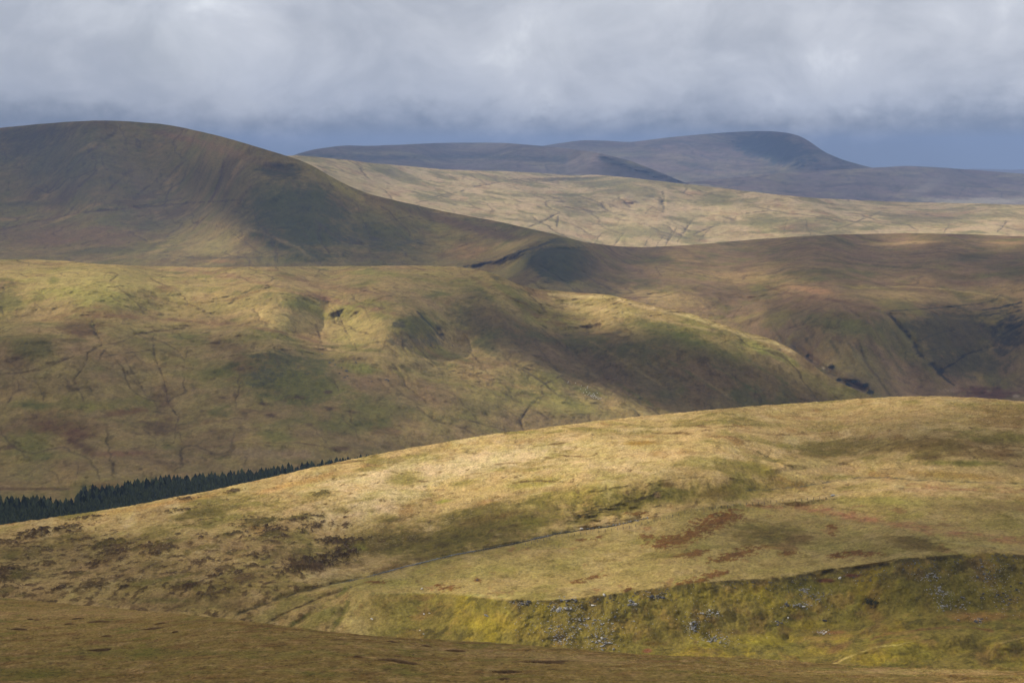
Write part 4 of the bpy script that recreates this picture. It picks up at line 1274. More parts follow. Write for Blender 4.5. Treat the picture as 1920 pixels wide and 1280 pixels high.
P.line([(1632, 1198), (1660, 1188), (1694, 1183), (1769, 1176), (1816, 1174), (1862, 1183)], 4, (0.17, 0.095, 0.05), 0.8)
P.blob(1720, 1222, 130, 18, (0.20, 0.175, 0.045), 0.8)
P.blob(1660, 1230, 80, 9, (0.24, 0.195, 0.035), 0.7)
P.line([(1560, 1244), (1600, 1228), (1634, 1214), (1684, 1208), (1742, 1194)], 2.2, (0.37, 0.31, 0.13), 0.8)
P.line([(1857, 1237), (1866, 1207), (1920, 1194)], 2.6, (0.34, 0.27, 0.12), 0.8)
for x, y, rx_, ry_ in ((1835, 1215, 20, 16), (1725, 1212, 16, 9), (1792, 1208, 8, 5), (1818, 1230, 16, 6), (1690, 1225, 14, 5), (1880, 1240, 40, 6)):
    P.blob(x, y, rx_, ry_, (0.085, 0.075, 0.03), 0.8, rag=0.9)
# dark broken band right under the edge
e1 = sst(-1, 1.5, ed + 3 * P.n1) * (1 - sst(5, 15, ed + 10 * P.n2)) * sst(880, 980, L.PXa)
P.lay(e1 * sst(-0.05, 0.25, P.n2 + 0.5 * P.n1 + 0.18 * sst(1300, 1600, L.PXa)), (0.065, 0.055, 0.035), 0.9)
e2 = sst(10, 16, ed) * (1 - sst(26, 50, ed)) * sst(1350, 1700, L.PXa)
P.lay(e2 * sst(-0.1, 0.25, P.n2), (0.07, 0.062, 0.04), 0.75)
for x, y, rx_, ry_ in ((1548, 1088, 26, 5), (1600, 1078, 24, 5)):
    P.blob(x, y, rx_, ry_, (0.10, 0.035, 0.035), 0.85)
P.blob(1216, 1219, 13, 6, (0.22, 0.09, 0.065), 0.95, rag=0.5)
P.blob(1222, 1206, 26, 7, (0.11, 0.075, 0.03), 0.7)
# stream bed
P.line(STREAM1, 4.6, (0.15, 0.14, 0.075), 0.7)
P.line(STREAM1[2:], 2.3, (0.07, 0.07, 0.068), 0.9, rag=0.7)
P.line([(440, 1153), (500, 1130), (560, 1110), (620, 1095)], 2.6, (0.08, 0.06, 0.045), 0.85)
P.line(STREAM2, 2.2, (0.10, 0.10, 0.095), 0.85, rag=0.7)
P.line([(1620, 883), (1640, 880), (1690, 878)], 1.6, (0.10, 0.09, 0.08), 0.7)
P.mottle(11, 0.20, 4)
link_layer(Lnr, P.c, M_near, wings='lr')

# foreground slope
L = Lfg
P = Paint(L, (0.215, 0.157, 0.066), 14)
L.Z = L.Z + 0.10 * fbm(L.X, L.Y, 1.4, 3, 0.6, 4.0) + 0.12 * fbm(L.X, L.Y, 5.0, 3, 0.6, 14.0)
P.noise((0.145, 0.090, 0.042), 9, 0.0, 0.35, 0.75, off=7, ys=0.9)
P.noise((0.30, 0.22, 0.11), 7, 0.08, 0.35, 0.7, off=17, ys=0.9)
P.noise((0.13, 0.125, 0.038), 12, 0.10, 0.35, 0.7, off=27, ys=0.9)
P.noise((0.30, 0.215, 0.115), 2.2, 0.10, 0.4, 0.5, off=37, ys=0.8, octv=3)
P.noise((0.10, 0.06, 0.028), 2.0, 0.18, 0.4, 0.55, off=47, ys=0.8, octv=3)
P.blob(250, 1222, 180, 14, (0.135, 0.13, 0.04), 0.6)
P.blob(60, 1262, 170, 16, (0.12, 0.115, 0.035), 0.75)
P.blob(520, 1228, 160, 14, (0.19, 0.16, 0.06), 0.5)
P.blob(150, 1150, 300, 14, (0.29, 0.205, 0.105), 0.6)
P.blob(1000, 1228, 400, 9, (0.29, 0.205, 0.11), 0.7, ang=-4)
P.blob(1700, 1258, 300, 8, (0.38, 0.28, 0.14), 0.7)
P.blob(1300, 1275, 500, 10, (0.16, 0.13, 0.05), 0.5)
P.line([(400, 1167), (460, 1169), (560, 1180), (700, 1193), (840, 1203), (960, 1208)], 3, (0.14, 0.085, 0.04), 0.8, rag=0.8)
P.mottle(3.0, 0.32, 5, ys=0.9)
link_layer(Lfg, P.c, M_fore, wings='lr')

#@@ CLOUDS
# ------------------------------------------------------------------ added cloud sheet overhead, out of view, shaped to cast the shade
# share of the sun that reaches the ground, read off the photograph per layer (x, y, share)
SUNNY = {
    'distant_mountain': [(1100, 300, .8), (1250, 290, .85), (1320, 300, .9), (1300, 270, .6), (1380, 305, .95), (1420, 318, 1), (1345, 262, .35, .5), (1335, 255, .7, .5), (1360, 272, .7, .5),
                         (1395, 285, .8, .5), (1440, 298, .9, .5), (1480, 310, .7, .5), (1390, 262, .0), (1430, 275, .0), (1470, 290, .0), (1375, 255, 0.),
                         (1510, 300, .0), (1540, 305, .0), (1600, 315, .05), (1500, 320, .5), (1450, 256, 0.0), (1200, 270, .5), (1100, 268, .3)],
    'distant_plateau': [(650, 290, .3), (900, 280, .3), (900, 310, .5), (1100, 300, .6), (1200, 325, .1), (1160, 300, .05), (1080, 320, .6)],
    'distant_moor': [(1350, 350, .8), (1550, 350, .5), (1600, 375, .4), (1700, 330, .6), (1850, 345, .6), (1850, 375, 1), (1700, 375, .8)],
    'pale_hill': [(620, 310, .5), (720, 340, .75), (900, 370, .9), (1050, 350, .6), (1100, 370, .55), (1150, 440, 1), (1300, 400, .95), (1400, 370, .6), (1250, 350, .7), (950, 330, .8), (1500, 400, .7),
                  (1400, 430, .85), (1550, 395, .55), (1560, 430, .6), (1750, 400, .5), (1800, 430, 1), (1900, 430, 1), (1650, 430, .8), (1000, 420, .9)],
    'rounded_hill': [(0, 260, .04), (100, 320, .08), (200, 260, .06), (300, 300, .16), (400, 270, .28), (450, 330, .14), (550, 350, .07), (520, 420, .07),
                     (640, 345, .65, .5), (700, 380, .22), (650, 450, .08), (600, 490, .2), (400, 460, .62), (200, 450, .35), (50, 430, .3), (50, 470, .4), (200, 480, .5), (330, 488, .65), (500, 490, .55),
                     (300, 390, .2), (800, 410, .4), (900, 420, .2), (1000, 440, .2), (870, 450, .4), (930, 480, .4), (1050, 490, .05), (1110, 520, .2),
                     (1150, 480, .18), (1200, 520, .4), (1330, 515, .75), (1400, 520, .7), (1500, 490, .22), (1700, 456, .8, .5), (1880, 456, .75, .5),
                     (1700, 490, .22), (1900, 500, .18), (1250, 560, .9), (1350, 550, .6), (1350, 600, .65), (1500, 545, .5), (1520, 580, .25),
                     (1700, 545, .6), (1750, 560, .5), (1880, 550, .35), (1850, 600, .02), (1700, 620, .12), (1550, 640, .2), (1620, 680, .28),
                     (1800, 680, .02), (1850, 735, .12), (1500, 640, .25), (1560, 670, .5, .5)],
    'middle_hill': [(50, 505, .9), (200, 510, 1), (120, 560, 1), (350, 540, .95), (500, 560, 1), (600, 600, 1), (680, 620, .95), (500, 515, .7), (60, 498, .75), (300, 506, .8),
                    (700, 530, .5), (800, 515, .6), (100, 620, .4), (60, 660, .2), (250, 640, .4), (350, 600, .6), (400, 640, .25), (500, 690, .12),
                    (600, 720, .22), (560, 760, .22), (680, 690, .5), (250, 720, .22), (80, 720, .25), (60, 800, .18), (250, 820, .16), (200, 880, .25),
                    (480, 850, .25), (600, 820, .2), (780, 620, .2), (850, 660, .35), (900, 600, .1), (960, 560, .25), (870, 530, .35), (930, 645, .1), (900, 672, .8),
                    (800, 690, .7), (900, 740, .6), (960, 705, .95), (1010, 725, .9), (1060, 740, .8), (1120, 757, .8), (1200, 775, .85), (800, 760, .4), (900, 790, .45), (1000, 790, .5),
                    (1080, 560, .95), (1150, 575, 1), (1200, 600, .6), (1300, 598, 1), (1420, 638, 1), (1490, 668, .9), (1250, 640, .1), (1330, 665, .1), (1180, 650, .1),
                    (1050, 620, .3), (1000, 655, .05), (1050, 670, .0), (1150, 700, .0), (1200, 735, 0.), (1300, 735, .0), (1400, 720, .0), (1500, 730, .0), (1570, 745, .05), (1250, 690, .0), (1400, 685, .1)],
    'near_ridge': [(30, 990, .6), (200, 965, .7), (400, 955, .35), (400, 925, .9), (600, 885, 1), (800, 860, 1.05), (1000, 840, 1.1), (1150, 830, 1.1), (1250, 850, 1),
                   (1350, 850, .85), (1300, 790, .6), (1400, 780, .6), (1550, 770, .6), (1700, 765, .55), (1850, 770, .4), (1500, 810, .6), (1400, 830, .65),
                   (1600, 835, .06), (1750, 830, .03), (1880, 850, .03), (1500, 845, .12), (700, 930, 1.05), (600, 940, .85), (800, 950, .85), (900, 920, 1),
                   (1000, 910, 1), (1100, 900, 1.), (1200, 880, .9), (950, 970, .22), (850, 975, .12), (700, 1000, .05), (660, 1020, .08), (640, 990, .3), (780, 1030, .05), (900, 1010, .05),
                   (1000, 1000, .05), (1050, 960, .6), (1150, 950, .2), (1120, 930, .8), (1250, 930, .12), (1350, 920, .12), (1450, 925, .4), (1500, 890, .8),
                   (1600, 870, .6), (1600, 905, .6), (1750, 885, .65), (1850, 905, .55), (400, 1000, .35), (250, 1000, .3), (100, 1030, .02), (20, 1040, .05), (200, 1020, .1), (60, 1015, .2), (300, 1060, .3),
                   (450, 1050, .4), (500, 1000, .38), (150, 1080, .3), (300, 1100, .2), (100, 1110, .25), (400, 1130, .2), (560, 1150, .35), (600, 1060, .15), (700, 1050, .08),
                   (650, 1140, .45), (750, 1110, .55), (850, 1080, .65), (1000, 1060, .7), (1100, 1040, .65), (1200, 1070, .7), (1180, 990, .75), (1300, 1020, .35),
                   (1400, 960, .75), (1450, 1000, .1), (1400, 1000, .12), (1520, 1010, .15), (1550, 970, .35), (1500, 1050, .42), (1650, 940, .7), (1750, 960, .42), (1850, 960, .3), (1700, 1020, .1),
                   (1850, 1010, .3), (700, 1160, .65), (850, 1160, .85), (950, 1170, 1), (1050, 1160, .95), (1150, 1160, .75), (1250, 1160, .7), (1350, 1130, .6),
                   (1450, 1190, .85), (1500, 1120, .4), (1600, 1080, .2), (1620, 1150, .5), (1700, 1080, .25), (1800, 1060, .1), (1800, 1120, .18), (1900, 1100, .15),
                   (1750, 1165, .4), (1900, 1170, .3), (1600, 1210, .7), (1700, 1225, .75), (1820, 1220, .4), (1900, 1220, .6)],
    'foreground_slope': [(100, 1150, .3), (300, 1200, .25), (100, 1260, .15), (600, 1230, .22), (1000, 1230, .3), (1400, 1250, .35), (1850, 1265, .55),
                         (900, 1280, .2)],
}
CH = 2000.0 + ALT
gx = np.linspace(-0.85, 0.85, 440)
SHX = SUNV[0] / SUNV[2] * 2230
gyl = np.exp(np.linspace(math.log(900), math.log(21500), 330)) - 900
acc = np.zeros((len(gyl), len(gx)))
cnt = np.zeros_like(acc)
lg = np.log(gyl + 900)
for name, ctrl in SUNNY.items():
    L = LAYERS[name]
    st = 2
    px, py = L.PX[::st, ::st], L.PY[::st, ::st]
    ii = slice(L.pre, L.pre + L.nv)
    X, Y, Z = (A[ii][::st, ::st] for A in (L.X, L.Y, L.Z))
    big = name in ('near_ridge', 'middle_hill', 'rounded_hill', 'foreground_slope')
    val = field(px, py, ctrl, 60 if big else 50, 26 if big else 14, 3)
    val = (val - 0.47) * (1.4 if big else 1.15) + 0.47 + 0.07 * fbm(X, Y, 260 if big else 900, 3, 0.5, 2.0)
    t = (CH - Z) / SUNV[2]
    x2, y2 = X + SUNV[0] * t, Y + SUNV[1] * t
    for _ in range(3):
        t = (CH + 90 * fbm(x2, y2, 900, 5, 0.5, 40.0) - Z) / SUNV[2]
        x2, y2 = X + SUNV[0] * t, Y + SUNV[1] * t
    u = ((x2 - SHX) / (y2 + 900) - gx[0]) / (gx[1] - gx[0])
    v = (np.log(y2 + 900) - lg[0]) / (lg[1] - lg[0])
    ok = (u > 0) & (u < len(gx) - 1) & (v > 0) & (v < len(gyl) - 1)
    a, b = np.rint(v[ok]).astype(int), np.rint(u[ok]).astype(int)
    np.add.at(acc, (a, b), val[ok])
    np.add.at(cnt, (a, b), 1.0)


def blur(A, r):
    k = np.exp(-0.5 * (np.arange(-3 * r, 3 * r + 1) / r) ** 2)
    k /= k.sum()
    A = np.apply_along_axis(lambda m: np.convolve(np.pad(m, 3 * r, mode='edge'), k, 'valid'), 0, A)
    return np.apply_along_axis(lambda m: np.convolve(np.pad(m, 3 * r, mode='edge'), k, 'valid'), 1, A)


GX = SHX + gx[None, :] * (gyl[:, None] + 900)
GY = np.repeat(gyl[:, None], len(gx), 1)
lit = np.zeros_like(acc)
wsum = np.zeros_like(acc) + 1e-9
cn = np.minimum(cnt, 3)
an = np.where(cnt > 0, acc / np.maximum(cnt, 1), 0) * cn
for r, wg in ((1, 1.0), (3, 0.02), (8, 0.0008), (20, 0.00003)):
    lit += wg * blur(an, r)
    wsum += wg * blur(cn, r)
rest = 0.35 + 0.6 * fbm(GX, GY, 1500, 4)
lit = (lit + 3e-7 * rest) / (wsum + 3e-7)
lit = np.clip(lit, 0, 1.0)
alpha = 1 - lit
# single lumpy sheet; its opacity follows the sunlight wanted on the ground
und = 90 * fbm(GX, GY, 900, 5, 0.5, 40.0)
nr, nc = GX.shape
top_v = np.stack([GX.ravel(), GY.ravel(), (CH + und).ravel()], -1).astype(np.float32)
idx = np.arange(nr * nc).reshape(nr, nc)
f = np.stack([idx[:-1, :-1], idx[1:, :-1], idx[1:, 1:], idx[:-1, 1:]], -1).reshape(-1, 4)
me = bpy.data.meshes.new('shade_cloud')
me.from_pydata(top_v.tolist(), [], f.tolist())
me.polygons.foreach_set('use_smooth', np.ones(len(f), bool))
aa = me.attributes.new('shade_share', 'FLOAT', 'POINT')
aa.data.foreach_set('value', alpha.ravel().astype(np.float32))
m = bpy.data.materials.new('shade_sheet')
m.use_nodes = True
t = m.node_tree
t.nodes.clear()
out = nd(t, 'ShaderNodeOutputMaterial')
tr = nd(t, 'ShaderNodeBsdfTransparent')
tl = nd(t, 'ShaderNodeBsdfTranslucent')
tl.inputs[0].default_value = (0.25, 0.225, 0.19, 1)
atn = nd(t, 'ShaderNodeAttribute', attribute_name='shade_share')
mx = nd(t, 'ShaderNodeMixShader')
t.links.new(atn.outputs['Fac'], mx.inputs[0])
t.links.new(tr.outputs[0], mx.inputs[1])
t.links.new(tl.outputs[0], mx.inputs[2])
t.links.new(mx.outputs[0], out.inputs[0])
me.materials.append(m)
cl = bpy.data.objects.new('shade_cloud', me)
C.objects.link(cl)
cl['kind'] = 'stuff'
cl['label'] = 'unseen cloud sheet over the hills, with gaps shaped to let the sun through'
cl['category'] = 'cloud'

# ------------------------------------------------------------------ haze
hz = bpy.data.meshes.new('haze')
x0, x1, y0_, y1_, z0, z1 = -42000, 42000, -4000, 34000, ALT - 440, ALT + 420
vs = [(x, y, z) for z in (z0, z1) for y in (y0_, y1_) for x in (x0, x1)]
hz.from_pydata(vs, [], [(0, 2, 3, 1), (4, 5, 7, 6), (0, 1, 5, 4), (2, 6, 7, 3), (0, 4, 6, 2), (1, 3, 7, 5)])
hm_ = bpy.data.materials.new('haze_air')
hm_.use_nodes = True
t = hm_.node_tree
t.nodes.clear()
out = nd(t, 'ShaderNodeOutputMaterial')
pv = nd(t, 'ShaderNodeVolumePrincipled')
pv.inputs['Color'].default_value = (0.37, 0.54, 0.94, 1)
pv.inputs['Density'].default_value = 4.9e-5
pv.inputs['Anisotropy'].default_value = 0.0
t.links.new(pv.outputs[0], out.inputs['Volume'])
hz.materials.append(hm_)
ho = bpy.data.objects.new('haze', hz)
C.objects.link(ho)
ho['kind'] = 'stuff'

#@@ OBJECTS
# ------------------------------------------------------------------ things standing on the ground
def flat_mat(name, colr, rough_=0.9, var=0.0, scale=3.0, bump=0.0):
    m = bpy.data.materials.new(name)
    m.use_nodes = True
    t = m.node_tree
    b = t.nodes['Principled BSDF']
    b.inputs['Roughness'].default_value = rough_
    b.inputs['Specular IOR Level'].default_value = 0.15
    n = nd(t, 'ShaderNodeTexNoise', i_Scale=scale, i_Detail=4.0)
    co = nd(t, 'ShaderNodeTexCoord')
    oi = nd(t, 'ShaderNodeObjectInfo')
    t.links.new(co.outputs['Object'], n.inputs['Vector'])
    f = mth(t, 'ADD', mth(t, 'MULTIPLY', n.outputs[0], 0.7), mth(t, 'MULTIPLY', oi.outputs['Random'], 0.5))
    lo = tuple(c * (1 - var) for c in colr)
    hi = tuple(min(1, c * (1 + var)) for c in colr)
    t.links.new(mixcol(t, smoothnode(t, f, 0.25, 0.95), lo, hi), b.inputs['Base Color'])
    if bump:
        bp = nd(t, 'ShaderNodeBump', i_Strength=0.8, i_Distance=bump)
        t.links.new(n.outputs[0], bp.inputs['Height'])
        t.links.new(bp.outputs[0], b.inputs['Normal'])
    return m


def mesh_obj(name, verts, faces, mat, parent=None, smooth=False):
    me_ = verts if isinstance(verts, bpy.types.Mesh) else None
    if me_ is None:
        me_ = bpy.data.meshes.new(name)
        me_.from_pydata([tuple(map(float, v)) for v in verts], [], [tuple(map(int, f_)) for f_ in faces])
        me_.materials.append(mat)
        if smooth:
            me_.polygons.foreach_set('use_smooth', np.ones(len(me_.polygons), bool))
    o = bpy.data.objects.new(name, me_)
    C.objects.link(o)
    o.parent = parent
    return o


def tag(o, label, cat, group=None):
    o['label'] = label
    o['category'] = cat
    if group:
        o['group'] = group


def empty(name, loc):
    o = bpy.data.objects.new(name, None)
    o.empty_display_size = 0.5
    o.location = loc
    C.objects.link(o)
    return o


# ---- conifers
M_need = flat_mat('spruce_needles', (0.056, 0.066, 0.026), 0.9, 0.75, 0.35)
M_bark = flat_mat('spruce_bark', (0.07, 0.05, 0.04), 0.9, 0.3, 1.0)


def crown_geo(seed, h=1.0, seg=9, tiers=9):
    r_ = np.random.default_rng(seed)
    V, F = [], []
    base_r = r_.uniform(0.15, 0.20)
    lean = r_.normal(0, 0.03, 2)
    for k in range(tiers):
        t0 = k / tiers
        zb = 0.13 + 0.80 * t0 + r_.uniform(-0.012, 0.012)
        rad = base_r * (1 - t0) ** 0.6 + 0.022
        zt = min(zb + 0.23 * (1 - 0.45 * t0), 1.0) if k < tiers - 1 else 1.0
        i0 = len(V)
        V.append((lean[0] * zt, lean[1] * zt, zt * h))
        ph = r_.uniform(0, 6.28)
        for s_ in range(seg * 2):
            a = ph + math.pi * s_ / seg
            q = rad * ((1.12 if s_ % 2 == 0 else 0.6) + r_.uniform(-0.32, 0.3))
            V.append((q * math.cos(a) + lean[0] * zb, q * math.sin(a) + lean[1] * zb, (zb - (0.03 if s_ % 2 == 0 else 0) + r_.uniform(-0.012, 0.012)) * h))
        for s_ in range(seg * 2):
            F.append((i0, i0 + 1 + s_, i0 + 1 + (s_ + 1) % (seg * 2)))
    return np.array(V), F


crowns = []
for k in range(7):
    V, F = crown_geo(100 + k)
    me_ = bpy.data.meshes.new('crown')
    me_.from_pydata(V.tolist(), [], F)
    me_.materials.append(M_need)
    crowns.append(me_)
tv = [(0.012 * (1 - z * 0.8) * math.cos(a), 0.012 * (1 - z * 0.8) * math.sin(a), z) for z in (-0.05, 0.85) for a in np.arange(6) * math.pi / 3]
trunk_me = bpy.data.meshes.new('trunk')
trunk_me.from_pydata(tv, [], [(i, (i + 1) % 6, 6 + (i + 1) % 6, 6 + i) for i in range(6)])
trunk_me.materials.append(M_bark)

FTOP = [(-120, 925), (0, 929), (60, 925), (90, 928), (105, 936), (135, 932), (158, 908), (200, 905), (260, 897), (330, 888), (400, 883), (460, 878),
        (520, 872), (580, 864), (640, 856), (680, 852), (705, 850)]


def column(L, px):
    i = int(round((px - L.xs[0]) / (L.xs[1] - L.xs[0])))
    return L.Y[:, i], L.Z[:, i], ray(px, 900)[0]


cells = []
for px in np.arange(-118, 703, 2.6):
    Yc, Zc, rx_ = column(Lmh, px)
    ytop = np.interp(px, [p[0] for p in FTOP], [p[1] for p in FTOP]) + 2 * perlin(np.array([px / 9.0]), np.array([0.5]))[0]
    st = ray(px, ytop)[1]
    h0 = 20.0
    yy = np.arange(1150, 1900, 2.0)
    zz = np.interp(yy, Yc, Zc) - ALT
    ok = np.nonzero((zz + h0) / yy >= st)[0]
    if len(ok):
        cells.append((px, yy[ok[0]]))
trees = []
cp = np.array(cells)
crest = lambda px: np.interp(px, Lnr.xs, Lnr.base_top)
for row in range(30):
    px = -115.0
    while px < 700:
        yb = np.interp(px, cp[:, 0], cp[:, 1])
        Y_ = yb - row * 4.3 + rng.normal(0, 1.0)
        Yc, Zc, rx_ = column(Lmh, px)
        z = np.interp(Y_, Yc, Zc)
        h = 20.0 * rng.uniform(0.84, 1.07)
        stp = (z + h - ALT) / Y_
        ptop = CY - FOC * math.tan(math.atan(stp) + PITCH)
        vis = crest(px) - ptop
        if vis > -6:
            trees.append((px, row, rx_ * Y_, Y_, z, h, vis))
        px += 4.4 * FOC / Y_ * rng.uniform(0.75, 1.25)
front = {}
for i, tr_ in enumerate(trees):
    b = int(tr_[0] // 9)
    if tr_[6] > 0 and tr_[6] > 0:
        front.setdefault(b, []).append(i)
score = []
for i, tr_ in enumerate(trees):
    if tr_[0] < -4:
        score.append(-1)
        continue
    # rows at the back edge show their tips, rows near the ridge show whole
    near_front = all(trees[j][1] <= tr_[1] for j in front.get(int(tr_[0] // 9), []) if trees[j][6] > 6)
    score.append(tr_[6] * (1.6 if near_front else 1.0) + (26 if tr_[1] <= 1 else 0))
order = np.argsort(-np.array(score))
single = set(order[:300].tolist())
ORD = ['first', 'second', 'third', 'fourth', 'fifth', 'sixth', 'seventh', 'eighth', 'ninth', 'tenth', 'eleventh', 'last']
sv, sf, tvv, tff = [], [], [], []
off = 0
geo = [crown_geo(100 + k, seg=6, tiers=7) for k in range(7)]
for i, (px, row, X_, Y_, z, h, vis) in enumerate(trees):
    k = i % 7
    rot = rng.uniform(0, 6.28)
    wd = rng.uniform(0.85, 1.2)
    if i in single:
        e = empty('spruce_tree', (X_, Y_, z - 0.3))
        e.rotation_euler = (0, 0, rot)
        e.scale = (h * wd, h * wd, h)
        k12 = min(11, max(0, int((px + 4) / 58)))
        back_ = row <= 1
        where = 'on the treeline' if back_ else 'in the body'
        zone = ORD[k12]
        tag(e, f'dark spruce {where} of the plantation, {zone} twelfth of its length from the left', 'tree',
            f'spruces {where} of the plantation, {zone} twelfth')
        for nm, me_ in (('crown', crowns[k]), ('trunk', trunk_me)):
            o = bpy.data.objects.new(nm, me_)
            C.objects.link(o)
            o.parent = e
    else:
        V, F = geo[k]
        c_, s_ = math.cos(rot), math.sin(rot)
        W = np.stack([(V[:, 0] * c_ - V[:, 1] * s_) * h * wd + X_, (V[:, 0] * s_ + V[:, 1] * c_) * h * wd + Y_, V[:, 2] * h + z - 0.3], -1)
        sv.append(W)
        sf += [(a + off, b + off, c + off) for a, b, c in F]
        off += len(V)
#print('TREES', len(trees), len(single))
fo = mesh_obj('spruce_plantation', np.vstack(sv), sf, M_need)
fo['kind'] = 'stuff'
fo['label'] = 'mass of dark spruces filling the plantation behind the sunlit ridge'
fo['category'] = 'forest'

# ---- rocks
M_rock = flat_mat('sandstone', (0.25, 0.235, 0.21), 0.85, 0.5, 1.2, 0.15)
M_drock = flat_mat('dark_sandstone', (0.095, 0.09, 0.085), 0.85, 0.4, 1.2, 0.15)
M_pale = flat_mat('pale_stone', (0.50, 0.47, 0.41), 0.85, 0.2, 1.2, 0.1)


def ico():
    import bmesh
    b = bmesh.new()
    bmesh.ops.create_icosphere(b, subdivisions=2, radius=1.0)
    V = np.array([v.co[:] for v in b.verts])
    F = [tuple(v.index for v in f.verts) for f in b.faces]
    b.free()
    return V, F


IV, IF = ico()


def rock_geo(seed):
    r_ = np.random.default_rng(seed)
    V = IV.copy()
    for _ in range(9):
        n = r_.normal(0, 1, 3)
        n /= np.linalg.norm(n)
        d = r_.uniform(0.45, 0.8)
        over = np.maximum(V @ n - d, 0)
        V -= over[:, None] * n
    V *= np.array([r_.uniform(0.8, 1.25), r_.uniform(0.7, 1.1), r_.uniform(0.5, 0.8)])
    return V + r_.normal(0, 0.02, V.shape)


rocks_g = [rock_geo(s_) for s_ in range(9)]


def rock_meshes(mat):
    out_ = []
    for V in rocks_g:
        me_ = bpy.data.meshes.new('boulder')
        me_.from_pydata(V.tolist(), [], IF)
        me_.materials.append(mat)
        out_.append(me_)
    return out_


R_grey, R_dark, R_pale = rock_meshes(M_rock), rock_meshes(M_drock), rock_meshes(M_pale)


def boulder(px, py, size_px, kind, label, group, L=Lnr):
    p = at(L, px, py)
    s_ = size_px * p.y / FOC / 2
    me_ = {'g': R_grey, 'd': R_dark, 'p': R_pale}[kind][int(rng.integers(9))]
    o = bpy.data.objects.new('boulder', me_)
    o.location = (p.x, p.y, p.z + s_ * rng.uniform(-0.05, 0.2))
    o.rotation_euler = (rng.normal(0, 0.25), rng.normal(0, 0.25), rng.uniform(0, 6.28))
    o.scale = (s_ * rng.uniform(0.9, 1.35), s_ * rng.uniform(0.8, 1.1), s_ * rng.uniform(0.7, 1.05))
    C.objects.link(o)
    tag(o, label, 'boulder', group)
    return o


CLUST = [
    (1055, 1141, 22, 6, 16, 5, 11, 'g', 'block in the tight pile of grey rocks under the left end of the scarp edge', 'rocks piled under the left end of the edge'),
    (985, 1130, 18, 3, 9, 5, 9, 'd', 'dark block of the outcrop at the far left end of the scarp edge', 'dark outcrop at the left end of the edge'),
    (1066, 1124, 14, 2.5, 8, 5, 9, 'd', 'dark block of the small outcrop on the edge above the tight rock pile', 'dark outcrop above the rock pile'),
    (1095, 1170, 50, 16, 34, 3.5, 7, 'g', 'grey stone scattered across the mossy slope under the left part of the scarp', 'stones scattered on the left slope'),
    (1125, 1203, 20, 13, 26, 4, 8, 'g', 'grey stone in the dense low scree patch left of the red earth', 'dense low scree on the left'),
    (1052, 1198, 16, 9, 14, 3.5, 7, 'g', 'pale grey stone in the lowest left scree patch, just above the brown foreground', 'lowest left scree patch'),
    (1040, 1183, 26, 9, 12, 3, 6, 'g', 'small pale stone between the rock pile and the lowest left scree patch', 'small pale stones low on the left'),
    (1186, 1130, 7, 5, 7, 5, 8, 'g', 'grey block in the knot of rocks just below the middle left edge', 'knot of rocks below the edge'),
    (1228, 1117, 14, 4, 8, 5, 8, 'd', 'dark block jutting from the edge right of the knot of rocks', 'dark rocks on the edge in the middle'),
    (1302, 1175, 14, 10, 18, 4, 8, 'g', 'blue grey block in the stone run below the middle of the scarp', 'stone run below the middle'),
    (1335, 1150, 16, 5, 12, 3.5, 7, 'g', 'grey stone in the upper patch right of the middle stone run', 'upper patch right of the stone run'),
    (1345, 1198, 20, 9, 18, 3.5, 7, 'g', 'grey stone in the lower patch right of the middle stone run', 'lower patch right of the stone run'),
    (1500, 1135, 16, 4, 10, 4, 8, 'g', 'grey block in the row of rocks halfway down the central slope', 'rocks halfway down the central slope'),
    (1512, 1107, 8, 5, 8, 4, 8, 'g', 'pale block in the upright cluster below the dark reddish ledge', 'upright cluster below the ledge'),
    (1475, 1135, 5, 3, 3, 6, 9, 'd', 'dark rounded block left of the row of rocks on the central slope', 'dark rounded blocks on the central slope'),
    (1540, 1120, 16, 8, 9, 3.5, 6.5, 'g', 'grey stone between the ledge and the dark shrub', 'stones between ledge and shrub'),
    (1458, 1165, 8, 3, 4, 5, 8, 'd', 'dark block low on the central slope', 'dark blocks low on the central slope'),
    (1543, 1185, 8, 2.5, 7, 3.5, 6, 'p', 'pale stone in the small bright pile at the foot of the central slope', 'small bright pile'),
    (1745, 1082, 16, 6, 14, 4, 8, 'g', 'pale block in the stone run just under the right part of the edge', 'upper right stone run'),
    (1762, 1110, 16, 8, 14, 4, 8, 'g', 'grey block in the middle of the right stone run', 'middle right stone run'),
    (1768, 1136, 9, 5, 7, 4, 7.5, 'g', 'grey block at the foot of the right stone run', 'foot of the right stone run'),
    (1835, 1163, 10, 3, 6, 6, 10, 'd', 'dark block of the pile on the brown bench at the right', 'dark pile on the brown bench'),
    (1852, 1075, 22, 18, 20, 3.5, 7.5, 'd', 'dark grey stone of the scatter below the edge near the right border', 'dark scatter near the right border'),
    (1885, 1120, 30, 20, 22, 3.5, 8, 'd', 'dark grey stone lower on the slope near the right border', 'dark stones lower near the right border'),
    (1800, 1135, 20, 12, 8, 4, 8, 'g', 'grey stone between the right stone run and the brown bench', 'stones above the brown bench'),
]
for cx, cy, rx_, ry_, n, s0, s1, kd, lab, grp in CLUST:
    for k in range(n):
        boulder(cx + rng.normal(0, rx_ * 0.6), cy + rng.normal(0, ry_ * 0.6), s0 + (s1 - s0) * rng.random() ** 1.8, kd, lab, grp)
